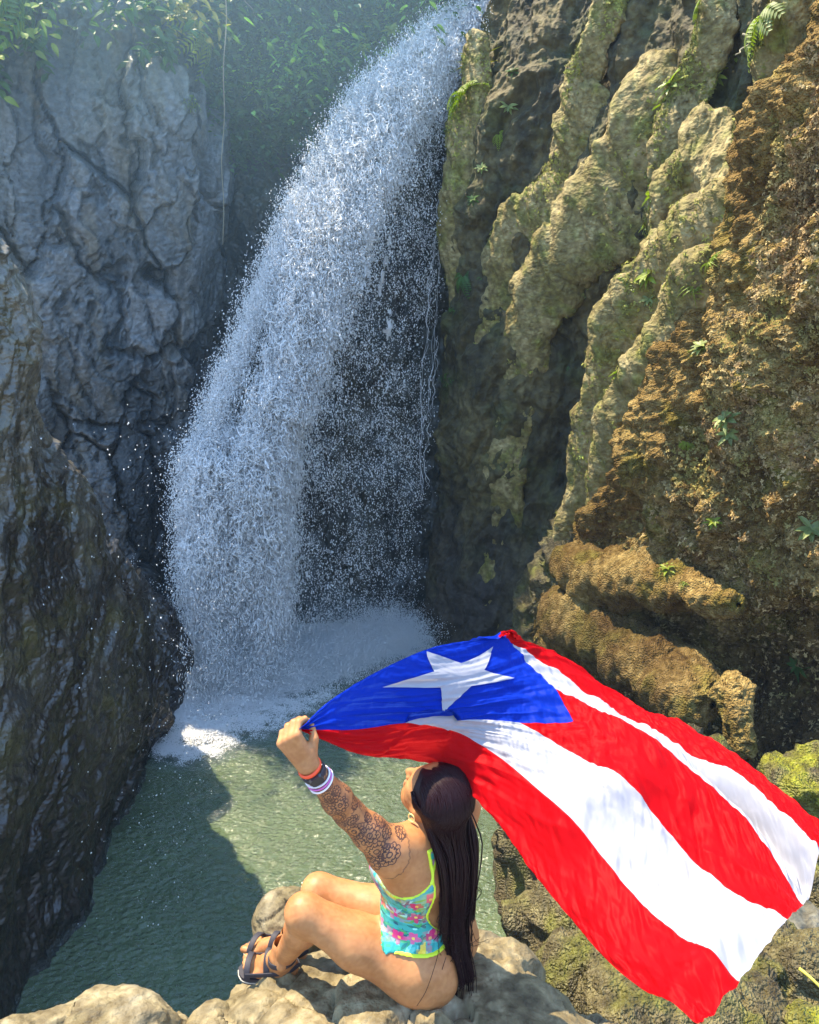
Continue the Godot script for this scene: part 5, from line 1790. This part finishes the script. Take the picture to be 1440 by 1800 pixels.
func make_flag() -> void:
	flag_rows = [
		[Vector3(-0.293, 3.938, -1.884), Vector3(-0.128, 3.798, -1.988), Vector3(0.049, 3.675, -2.153), Vector3(0.221, 3.624, -1.997), Vector3(0.341, 3.613, -1.685), Vector3(0.453, 3.615, -1.427), Vector3(0.554, 3.688, -1.219)],
		[Vector3(-0.206, 3.969, -2.010), Vector3(-0.058, 3.862, -2.076), Vector3(0.128, 3.791, -2.131), Vector3(0.280, 3.754, -2.019), Vector3(0.423, 3.731, -1.765), Vector3(0.539, 3.695, -1.509), Vector3(0.654, 3.717, -1.288)],
		[Vector3(-0.066, 4.014, -2.104), Vector3(0.101, 3.923, -2.133), Vector3(0.251, 3.859, -2.137), Vector3(0.403, 3.813, -2.054), Vector3(0.556, 3.785, -1.861), Vector3(0.696, 3.714, -1.638), Vector3(0.795, 3.772, -1.405)],
		[Vector3(0.059, 4.041, -2.172), Vector3(0.223, 3.974, -2.197), Vector3(0.372, 3.922, -2.205), Vector3(0.510, 3.890, -2.135), Vector3(0.661, 3.874, -1.966), Vector3(0.823, 3.796, -1.761), Vector3(0.889, 3.740, -1.500)],
		[Vector3(0.182, 4.040, -2.234), Vector3(0.295, 4.016, -2.290), Vector3(0.415, 3.940, -2.312), Vector3(0.580, 3.866, -2.211), Vector3(0.726, 3.825, -2.036), Vector3(0.889, 3.812, -1.837), Vector3(0.966, 3.769, -1.610)],
		[Vector3(0.279, 4.040, -2.255), Vector3(0.334, 4.005, -2.328), Vector3(0.471, 3.938, -2.374), Vector3(0.653, 3.848, -2.269), Vector3(0.799, 3.830, -2.109), Vector3(0.942, 3.802, -1.907), Vector3(1.038, 3.761, -1.701)],
	]
	var root := node("flag")
	tag(root, "large red, white and blue flag with a single star, blown out over the rocks", "flag")
	var red := cloth_mat(lin(0.37, 0.001, 0.004), Color(0.55, 0.1, 0.1))
	var white := cloth_mat(lin(0.31, 0.31, 0.35), Color(0.4, 0.4, 0.4))
	var blue := cloth_mat(lin(0.002, 0.02, 0.28), Color(0.1, 0.2, 0.5))
	for k in 5:
		var v0 := k / 5.0
		obj("red_stripe" if k % 2 == 0 else "white_stripe", flag_piece(190, 44, func(s: float, t: float) -> Vector2:
			var v := v0 + t * 0.2
			return Vector2(lerpf(edge_u(v), 1.0, s), v)), red if k % 2 == 0 else white, root)
	obj("blue_triangle", flag_piece(130, 190, func(s: float, t: float) -> Vector2: return Vector2(edge_u(t) * s, t)), blue, root)
	# the star: five arms and a middle, laid on both sides of the cloth
	var st := SurfaceTool.new()
	st.begin(Mesh.PRIMITIVE_TRIANGLES)
	var pts := []
	for k in 10:
		var a := TAU * k / 10
		var r := 0.232 if k % 2 == 0 else 0.232 * 0.39
		pts.append(Vector2(0.148 + sin(a) * r / 1.65, 0.5 + cos(a) * r))
	var c := Vector2(0.148, 0.5)
	var m := 16
	for lift in [0.006, -0.006]:
		for k in 10:
			var a: Vector2 = pts[k]
			var b: Vector2 = pts[(k + 1) % 10]
			for i in m:
				for j in m - i:
					var q := func(x: int, y: int) -> Vector3:
						var w: Vector2 = c + (a - c) * (float(x) / m) + (b - c) * (float(y) / m)
						return flag_point(w.x, w.y, lift)
					var tris := [q.call(i, j), q.call(i + 1, j), q.call(i, j + 1)]
					if i + j < m - 1:
						tris += [q.call(i + 1, j), q.call(i + 1, j + 1), q.call(i, j + 1)]
					if lift > 0.0:
						tris.reverse()
					for p in tris:
						st.add_vertex(p)
	st.index()
	st.generate_normals()
	obj("star", st.commit(), white, root)

func cloth_mat(c: Color, back: Color) -> StandardMaterial3D:
	var m := std(c, 0.5)
	m.metallic_specular = 0.14
	m.backlight_enabled = true
	m.backlight = back
	return m

# ---------------------------------------------------------------- plants, moss and mist

func leaf_blade(st: SurfaceTool, a: Vector3, dir: Vector3, n: Vector3, length: float, width: float, droop: float, c: Color) -> void:
	var side := dir.cross(n).normalized()
	var pts := []
	var m := 4
	for k in m + 1:
		var t := float(k) / m
		var p := a + dir * (length * t) - Vector3.UP * (droop * t * t * length)
		var w := width * sin(PI * pow(t * 0.92 + 0.06, 0.8))
		pts.append([p - side * w, p - n * (width * 0.25), p + side * w])
	for k in m:
		for q in 2:
			st.set_color(c)
			for p in [pts[k][q], pts[k + 1][q], pts[k][q + 1], pts[k][q + 1], pts[k + 1][q], pts[k + 1][q + 1]]:
				st.add_vertex(p)

func plant_mesh(style: String, c: Color, seed_: int) -> ArrayMesh:
	var r := RandomNumberGenerator.new()
	r.seed = seed_
	var st := SurfaceTool.new()
	st.begin(Mesh.PRIMITIVE_TRIANGLES)
	st.set_smooth_group(-1)
	var shade := func() -> Color: return c.lerp(Color(c.r * 1.5, c.g * 1.35, c.b), r.randf()) * r.randf_range(0.75, 1.15)
	match style:
		"rosette":
			for tier in 2:
				for k in 7:
					var a := TAU * (k + 0.5 * tier + r.randf() * 0.4) / 7
					var d := Vector3(cos(a), 0.25 + 0.45 * tier, sin(a)).normalized()
					leaf_blade(st, Vector3(0, 0.12 * tier, 0), d, Vector3.UP, r.randf_range(0.6, 1.0), 0.13, 0.35, shade.call())
		"fern":
			for k in 11:
				var a := TAU * (k + r.randf() * 0.6) / 11
				var d := Vector3(cos(a), r.randf_range(0.4, 0.9), sin(a)).normalized()
				var len_ := r.randf_range(0.8, 1.25)
				var col: Color = shade.call()
				for s in 11:
					var t := (s + 1.5) / 12.5
					var p := d * (len_ * t) - Vector3.UP * (1.0 * t * t * len_)
					var tan := (d - Vector3.UP * (2.0 * t)).normalized()
					var side := tan.cross(Vector3.UP).normalized()
					for q in [-1.0, 1.0]:
						leaf_blade(st, p, (side * q + tan * 0.5).normalized(), side.cross(tan).normalized(), 0.24 * sin(PI * (0.15 + t * 0.8)), 0.03, 0.3, col)
		"trailing":
			for k in 9:
				var p := Vector3(r.randfn() * 0.25, r.randf() * 0.1, r.randfn() * 0.25)
				var d := Vector3(r.randfn() * 0.25, -1, r.randfn() * 0.25 + 0.2).normalized()
				for s in r.randi_range(6, 12):
					p += d * 0.13 + Vector3(r.randfn(), 0, r.randfn()) * 0.03
					for q in 2:
						var a := r.randf() * TAU
						leaf_blade(st, p, Vector3(cos(a), 0.1, sin(a)).normalized(), Vector3.UP, r.randf_range(0.14, 0.26), 0.05, 0.5, shade.call())
		"grass":
			for k in 46:
				var a := r.randf() * TAU
				var d := Vector3(cos(a), r.randf_range(0.5, 1.6), sin(a)).normalized()
				leaf_blade(st, Vector3(r.randfn(), 0, r.randfn()) * 0.16, d, d.cross(Vector3(0.2, 0.1, 1)).normalized(), r.randf_range(0.5, 1.1), 0.022, 0.9, shade.call())
		"shrub":
			for k in 190:
				var p := Vector3(r.randfn(), r.randfn() * 0.7, r.randfn()) * 0.42
				var a := r.randf() * TAU
				leaf_blade(st, p, Vector3(cos(a), r.randf_range(-0.5, 0.5), sin(a)).normalized(), Vector3(r.randfn() * 0.4, 1, r.randfn() * 0.4).normalized(), r.randf_range(0.12, 0.24), 0.05, 0.4, shade.call())
	st.generate_normals()
	return st.commit()

func put_plant(at: Vector3, n: Vector3, mesh: Mesh, size: float, called: String, label: String, cat: String, turn: float) -> void:
	var y := (n * 0.75 + Vector3.UP * 0.55).normalized()
	var x := y.cross(Vector3(sin(turn), 0.1, cos(turn))).normalized()
	var z := x.cross(y).normalized()
	var o := obj(called, mesh, M.leaf)
	o.transform = Transform3D(Basis(x * size, y * size, z * size), at - n * 0.01)
	tag(o, label, cat)

func make_plants() -> void:
	var r := RandomNumberGenerator.new()
	r.seed = 12
	var bank := {}
	var tints := {"pale": Color(0.22, 0.28, 0.12), "green": Color(0.06, 0.13, 0.03), "lime": Color(0.2, 0.27, 0.03), "deep": Color(0.025, 0.06, 0.02), "gold": Color(0.3, 0.28, 0.05)}
	for q in [
		[[Vector3(0.733, 7.793, -11.440), Vector3(-0.714, 0.209, -0.668)], "fern", "lime", 0.3, "largest bright fern on the rock edge beside the upper fall"],
		[[Vector3(0.886, 8.228, -11.550), Vector3(-0.037, -0.437, -0.899)], "grass", "gold", 0.24, "sunlit yellow grass tuft on the rock edge just above the largest fern"],
		[[Vector3(0.738, 7.476, -11.579), Vector3(0.435, 0.664, 0.608)], "fern", "green", 0.2, "dark green fern under the largest fern beside the fall"],
		[[Vector3(1.292, 7.956, -10.911), Vector3(-0.453, 0.567, 0.688)], "rosette", "green", 0.09, "small green plant alone on the brown wall right of the fall's lip"],
		[[Vector3(1.250, 7.558, -10.905), Vector3(-0.021, -0.447, 0.894)], "rosette", "pale", 0.1, "upper plant of the green pair on the brown wall above the pale spines"],
		[[Vector3(1.143, 7.271, -11.048), Vector3(-0.170, 0.033, 0.985)], "fern", "lime", 0.12, "lower, lime green plant of the pair on the brown wall above the pale spines"],
		[[Vector3(0.931, 6.843, -10.970), Vector3(-0.606, -0.006, 0.795)], "rosette", "pale", 0.08, "pale little plant on the wall where the fall starts to spread"],
		[[Vector3(0.839, 6.475, -11.056), Vector3(-0.604, 0.162, 0.780)], "rosette", "green", 0.09, "small dark plant on the wall below the pale little one, beside the fall"],
		[[Vector3(0.738, 5.520, -11.212), Vector3(-0.800, -0.038, 0.599)], "fern", "green", 0.2, "drooping fern on the dark rock edge halfway down the fall"],
		[[Vector3(0.633, 5.192, -11.379), Vector3(-0.842, 0.171, 0.512)], "trailing", "green", 0.2, "trailing leaves under the drooping fern halfway down the fall"],
		[[Vector3(0.481, 4.171, -11.648), Vector3(-0.988, 0.091, 0.125)], "trailing", "green", 0.16, "green trailing leaves in the wet gap between the fall and the brown wall"],
		[[Vector3(3.006, 7.974, -8.957), Vector3(-0.405, -0.246, -0.881)], "fern", "pale", 0.24, "leafy pale fern high on the brown wall at the picture's top edge"],
		[[Vector3(2.749, 7.237, -6.809), Vector3(-0.917, 0.251, -0.310)], "fern", "pale", 0.26, "large pale fern at the top edge, nearest to the mossy slope"],
		[[Vector3(3.126, 7.590, -8.881), Vector3(-0.618, -0.149, 0.772)], "trailing", "lime", 0.2, "hanging lime plant in the crack under the leafy pale fern"],
		[[Vector3(3.117, 7.364, -8.894), Vector3(-0.202, -0.508, 0.837)], "rosette", "lime", 0.11, "small lime rosette at the end of the hanging plant in the crack"],
		[[Vector3(2.707, 7.316, -9.000), Vector3(-0.960, 0.236, 0.149)], "rosette", "pale", 0.16, "pale broad leaved plant at the top of the third bright rock spine"],
		[[Vector3(2.708, 7.146, -9.086), Vector3(-0.896, 0.435, -0.085)], "rosette", "pale", 0.13, "pale broad leaved plant just under the one at the third spine's top"],
		[[Vector3(2.822, 6.652, -8.211), Vector3(-0.828, 0.294, 0.477)], "grass", "green", 0.26, "dark green grassy patch on the wall above the rock arch"],
		[[Vector3(2.512, 6.295, -8.402), Vector3(-0.786, 0.371, -0.494)], "rosette", "lime", 0.12, "yellow green plant at the foot of the rock arch"],
		[[Vector3(2.456, 6.159, -8.444), Vector3(-0.909, -0.127, -0.397)], "rosette", "pale", 0.14, "whitish plant just below the foot of the rock arch"],
		[[Vector3(2.618, 5.948, -9.284), Vector3(-0.964, -0.202, -0.172)], "rosette", "pale", 0.08, "tiny pale plant in the shade left of the twin rock spines"],
		[[Vector3(2.452, 5.925, -9.774), Vector3(-0.711, 0.240, 0.661)], "rosette", "pale", 0.11, "topmost plant of the pale column hanging below the widest spine"],
		[[Vector3(2.420, 5.721, -9.690), Vector3(-0.586, -0.334, 0.738)], "trailing", "pale", 0.15, "second plant of the pale column hanging below the widest spine"],
		[[Vector3(2.108, 5.396, -8.305), Vector3(-0.584, 0.805, -0.104)], "trailing", "pale", 0.13, "lowest plant of the pale column hanging below the widest spine"],
		[[Vector3(2.183, 5.243, -10.099), Vector3(-0.358, -0.529, 0.770)], "rosette", "pale", 0.05, "speck of a pale plant on the shaded wall below the column of plants"],
		[[Vector3(2.035, 5.435, -10.112), Vector3(-0.377, -0.372, 0.848)], "fern", "green", 0.08, "small dark fern on the shaded wall beside the pale column of plants"],
		[[Vector3(2.322, 5.377, -7.998), Vector3(-0.906, -0.314, 0.283)], "rosette", "lime", 0.13, "lime plant on the left shoulder of the twin rock spines"],
		[[Vector3(2.366, 5.150, -8.069), Vector3(-0.653, -0.213, 0.727)], "rosette", "pale", 0.08, "small pale plant below the lime plant on the twin spines"],
		[[Vector3(2.092, 4.361, -10.483), Vector3(-0.469, 0.228, 0.854)], "fern", "green", 0.09, "dark green fern deep in the shade between two rock spines"],
		[[Vector3(2.111, 4.417, -8.160), Vector3(-0.928, 0.290, -0.236)], "rosette", "lime", 0.08, "yellow green sprout on the lower outer rock spine"],
		[[Vector3(1.965, 3.447, -8.857), Vector3(-0.659, -0.256, 0.707)], "rosette", "lime", 0.05, "tiny yellow sprout near the bottom end of the outer spine"],
		[[Vector3(2.542, 4.731, -7.036), Vector3(-0.739, 0.600, 0.307)], "rosette", "pale", 0.1, "pale starry plant on the upper edge of the mossy slope"],
		[[Vector3(2.557, 4.188, -6.369), Vector3(-0.980, -0.120, 0.157)], "rosette", "pale", 0.12, "upper plant of the white leaved pair in the middle of the mossy slope"],
		[[Vector3(2.611, 4.062, -6.410), Vector3(-0.440, -0.226, 0.869)], "rosette", "pale", 0.1, "lower plant of the white leaved pair in the middle of the mossy slope"],
		[[Vector3(2.529, 3.886, -7.155), Vector3(-0.395, -0.433, 0.811)], "fern", "lime", 0.1, "bright yellow green plant left of the white leaved pair on the slope"],
		[[Vector3(2.681, 3.239, -6.733), Vector3(-0.215, 0.011, 0.977)], "rosette", "lime", 0.07, "small lime plant on the lower mossy slope above the ledges"],
		[[Vector3(2.471, 2.640, -7.211), Vector3(-0.567, 0.817, 0.108)], "rosette", "lime", 0.08, "lime plant standing on the upper mossy ledge"],
		[[Vector3(2.551, 2.602, -6.923), Vector3(-0.616, 0.693, 0.374)], "grass", "lime", 0.07, "yellow green tuft beside the lime plant on the upper ledge"],
		[[Vector3(3.091, 3.397, -5.857), Vector3(-0.337, 0.273, 0.901)], "rosette", "pale", 0.12, "white leaved plant at the picture's side edge on the mossy slope"],
		[[Vector3(3.680, 1.775, -6.885), Vector3(-0.867, -0.476, 0.148)], "rosette", "green", 0.11, "fresh green plant alone in the dark hollow under the slope"],
		[[Vector3(2.406, 5.424, -6.581), Vector3(-0.976, 0.122, -0.183)], "grass", "lime", 0.12, "bright moss green tuft between the twin spines and the mossy slope"],
		[[Vector3(2.473, 5.223, -7.117), Vector3(-0.484, -0.269, 0.833)], "grass", "lime", 0.12, "lower bright moss green tuft by the edge of the mossy slope"],
		[[Vector3(-2.972, 8.755, -11.812), Vector3(0.442, 0.230, 0.867)], "shrub", "gold", 0.42, "sunlit golden leaves hanging over the grey cliff's upper corner"],
		[[Vector3(-3.065, 8.267, -11.246), Vector3(0.553, -0.153, 0.819)], "trailing", "green", 0.45, "green plant trailing down the grey cliff under the golden leaves"],
		[[Vector3(-2.753, 8.513, -12.123), Vector3(0.919, -0.375, 0.121)], "fern", "lime", 0.34, "lime fern on the grey cliff's edge beside the golden leaves"],
		[[Vector3(-3.281, 8.699, -11.316), Vector3(0.036, 0.515, 0.856)], "shrub", "green", 0.55, "leafy green bush on the grey cliff's top beside the golden leaves"],
		[[Vector3(-2.736, 7.608, -11.640), Vector3(0.986, -0.046, -0.158)], "trailing", "lime", 0.16, "small plant hanging from the grey cliff's edge below the ferns"],
		[[Vector3(-4.728, 8.343, -10.512), Vector3(0.539, 0.198, 0.818)], "shrub", "lime", 0.5, "yellow green bush in the corner on top of the grey cliff"],
		[[Vector3(-4.486, 8.459, -10.563), Vector3(0.975, -0.201, 0.098)], "fern", "green", 0.45, "green fern beside the bush in the cliff's corner"],
		[[Vector3(-4.301, 8.701, -10.977), Vector3(0.496, 0.249, 0.832)], "shrub", "green", 0.45, "dark green bush on the grey cliff's top edge next to the corner fern"],
		[[Vector3(-4.857, 8.168, -10.543), Vector3(0.374, -0.029, 0.927)], "trailing", "green", 0.5, "green plant trailing down below the bush in the corner"],
	]:
		var p: Array = q[0]
		var key: String = q[1] + q[2] + str(r.randi() % 2)
		if not bank.has(key):
			bank[key] = plant_mesh(q[1], tints[q[2]], key.hash() % 1000)
		var cat := "fern" if q[1] == "fern" else "grass" if q[1] == "grass" else "bush" if q[1] == "shrub" else "plant"
		var called := {"fern": "fern", "grass": "grass_tuft", "shrub": "bush", "rosette": "small_plant", "trailing": "trailing_plant"}[q[1]] as String
		put_plant(p[0] + (Vector3(0, 0.1, 0.5) if p[0].x < -2.4 and p[0].y > 7.6 else Vector3.ZERO), p[1], bank[key], q[3] * 1.55, called, q[4], cat, r.randf() * TAU)
	# the green curtain that hides the rock at the top behind the fall
	var places := []
	var colors := []
	for k in 1300:
		var p := Vector3(r.randf_range(-4.6, 0.9), 0, -12.6 + r.randfn() * 0.12)
		p.z -= 0.4 * smoothstep(-1.2, 0.4, p.x)
		p.y = 9.9 - pow(r.randf(), 1.6) * (2.6 - 0.9 * smoothstep(-3.2, 0.5, p.x))
		places.append(Transform3D(Basis(Vector3.UP, r.randf() * TAU).scaled(Vector3.ONE * r.randf_range(0.35, 0.7)), p))
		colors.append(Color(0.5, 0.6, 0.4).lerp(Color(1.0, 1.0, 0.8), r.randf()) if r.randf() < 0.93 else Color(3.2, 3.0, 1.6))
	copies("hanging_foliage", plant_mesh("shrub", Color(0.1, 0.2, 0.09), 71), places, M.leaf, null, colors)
	# sunlit leaves that stand out before it
	var sun_leaf := plant_mesh("rosette", tints["lime"], 5)
	var leaf_no := 0
	for q in [[Vector3(-0.533, 9.186, -12.750), 0.16], [Vector3(-0.245, 8.817, -12.600), 0.13], [Vector3(-0.590, 8.950, -12.700), 0.12], [Vector3(-0.653, 8.560, -12.550), 0.11], [Vector3(-0.283, 8.481, -12.400), 0.1], [Vector3(-1.307, 8.952, -12.800), 0.1], [Vector3(-1.101, 9.261, -12.800), 0.12], [Vector3(-1.570, 9.004, -12.800), 0.12]]:
		put_plant(q[0] + Vector3(0, 0, 0.45), Vector3(0, 0.3, 1), sun_leaf, q[1] * 1.5, "leaf_cluster", [
			"topmost pale leaf cluster in the foliage beside the lip of the fall", "leaf cluster right above the upper edge of the white water", "pale leaf cluster just under the topmost one beside the fall's lip",
			"lowest leaf cluster on the foliage, touching the thrown spray", "leaf cluster at the very edge of the falling water near its lip", "lone leaf cluster in the middle of the dark foliage",
			"leaf cluster at the top edge above the middle of the dark foliage", "pale leaf cluster furthest from the fall in the dark foliage"][leaf_no], "plant", r.randf() * TAU)
		leaf_no += 1
	# thin hanging roots
	for q in [[Vector3(-2.368, 8.954, -11.300), Vector3(-2.577, 5.960, -11.600), "long pale root hanging free beside the grey cliff's edge"], [Vector3(-2.319, 9.164, -11.900), Vector3(-1.966, 8.886, -12.200), "short bent root at the top edge beside the long root"], [Vector3(2.630, 7.138, -6.900), Vector3(2.572, 6.957, -6.800), "thin bent stem sticking out below the large pale fern"]]:
		var pts := []
		var rad := []
		for k in 30:
			var t := k / 29.0
			var p: Vector3 = (q[0] as Vector3).lerp(q[1], t)
			pts.append(p + Vector3(sin(t * 5.0 + p.z) + 0.4 * sin(t * 17.0), 0, sin(t * 7.0)) * 0.035)
			rad.append(0.009 - 0.004 * t)
		tag(obj("hanging_root", tubes([[pts, rad, 5]]), std(lin(0.3, 0.27, 0.18), 0.8)), q[2], "root")
	var tw := []
	for k in 12:
		tw.append((Vector3(1.483, 2.588, -2.490)).lerp(Vector3(1.553, 2.569, -2.383), k / 11.0) + Vector3(0, sin(k * 0.5) * 0.003, 0))
	var trad := []
	for k in 12:
		trad.append(0.0075 - 0.0003 * k)
	tag(obj("twig", tubes([[tw, trad, 6]]), std(lin(0.42, 0.38, 0.06), 0.6)), "yellow twig lying across the wet stones in the lower corner", "twig")
	# moss tufts all over the near slope, thinning towards its bare outer edge
	var tuft := []
	var st := SurfaceTool.new()
	st.begin(Mesh.PRIMITIVE_TRIANGLES)
	for k in 9:
		var a := TAU * k / 9 + r.randf()
		leaf_blade(st, Vector3(r.randfn(), 0, r.randfn()) * 0.25, Vector3(cos(a), r.randf_range(0.3, 1.3), sin(a)).normalized(), Vector3.UP, r.randf_range(0.5, 1.1), 0.2, 0.5, Color.WHITE)
	st.generate_normals()
	var tm := st.commit()
	places = []
	colors = []
	var sn := slope_n
	for k in 52000:
		var i := r.randi() % (slope_nu - 1)
		var j := r.randi() % (slope_nv - 1)
		var at := j * slope_nu + i
		var s := float(i) / slope_nu
		var p := slope_p[at].lerp(slope_p[at + slope_nu + 1], r.randf())
		var patch := fbm.get_noise_3dv(p * 1.6 + Vector3(9, 0, 0))
		if p.y < 0.8 or s < 0.25 or r.randf() > smoothstep(0.42, 0.68, s + patch * 0.3):
			continue
		var n := (sn[at] + Vector3(r.randfn(), r.randfn(), r.randfn()) * 0.35).normalized()
		var x := n.cross(Vector3(r.randfn(), r.randfn(), r.randfn())).normalized()
		var size := r.randf_range(0.014, 0.034)
		places.append(Transform3D(Basis(x * size, n * size, x.cross(n) * size), p))
		var c := Color(0.16, 0.09, 0.035).lerp(Color(0.52, 0.38, 0.17), r.randf())
		colors.append(c.lerp(Color(0.2, 0.19, 0.03), clampf(patch * 1.5, 0, 0.7)))
	# patches of olive moss on the bright spines
	for k in 60000:
		var at := r.randi() % spine_p.size()
		var p := spine_p[at] + Vector3(r.randfn(), r.randfn(), r.randfn()) * 0.008
		var patch := fbm.get_noise_3dv(p * Vector3(1.8, 0.9, 1.8) + Vector3(1, 5, 2))
		if patch < 0.02 or r.randf() > smoothstep(0.02, 0.3, patch):
			continue
		var n := (spine_n[at] + Vector3(r.randfn(), r.randfn(), r.randfn()) * 0.35).normalized()
		var x := n.cross(Vector3(r.randfn(), r.randfn(), r.randfn())).normalized()
		var size := r.randf_range(0.012, 0.03)
		places.append(Transform3D(Basis(x * size, n * size, x.cross(n) * size), p))
		colors.append(Color(0.12, 0.11, 0.03).lerp(Color(0.36, 0.36, 0.07), r.randf()))
	copies("moss_tufts", tm, places, M.tuft, null, colors)

func make_mist() -> void:
	for q in [
		[Vector3(-2.65, 1.6, -10.25), Vector3(0.8, 4.6, 0.9), 0.35],
		[Vector3(-2.5, 0.5, -10.2), Vector3(1.5, 2.0, 1.4), 0.3],
		[Vector3(-2.1, 0.2, -10.4), Vector3(2.4, 1.2, 1.7), 0.22],
		[Vector3(-1.5, 0.1, -10.8), Vector3(2.2, 0.9, 1.5), 0.16],
		[Vector3(-0.8, 0.0, -11.2), Vector3(2.2, 0.7, 1.4), 0.1],
		[Vector3(-1.7, 0.2, -10.7), Vector3(4.4, 1.9, 2.6), 0.06],
		[Vector3(-2.6, 9.0, -10.2), Vector3(7.0, 3.4, 5.0), 0.014],
		[Vector3(-2.7, 8.8, -10.2), Vector3(7.0, 4.6, 5.0), 0.012],
		[Vector3(-2.8, 8.6, -10.2), Vector3(7.0, 6.0, 5.0), 0.010],
		[Vector3(-2.9, 8.3, -10.2), Vector3(7.0, 7.6, 5.0), 0.008],
		[Vector3(-3.0, 8.0, -10.2), Vector3(7.0, 9.4, 5.0), 0.007],
	]:
		var f := FogVolume.new()
		f.name = numbered("spray_mist")
		f.shape = RenderingServer.FOG_VOLUME_SHAPE_ELLIPSOID
		f.size = q[1]
		f.position = q[0]
		var m := FogMaterial.new()
		m.density = q[2]
		m.albedo = Color(0.8, 0.94, 1.0)
		f.material = m
		add_child(f)
		kind(f, "stuff")
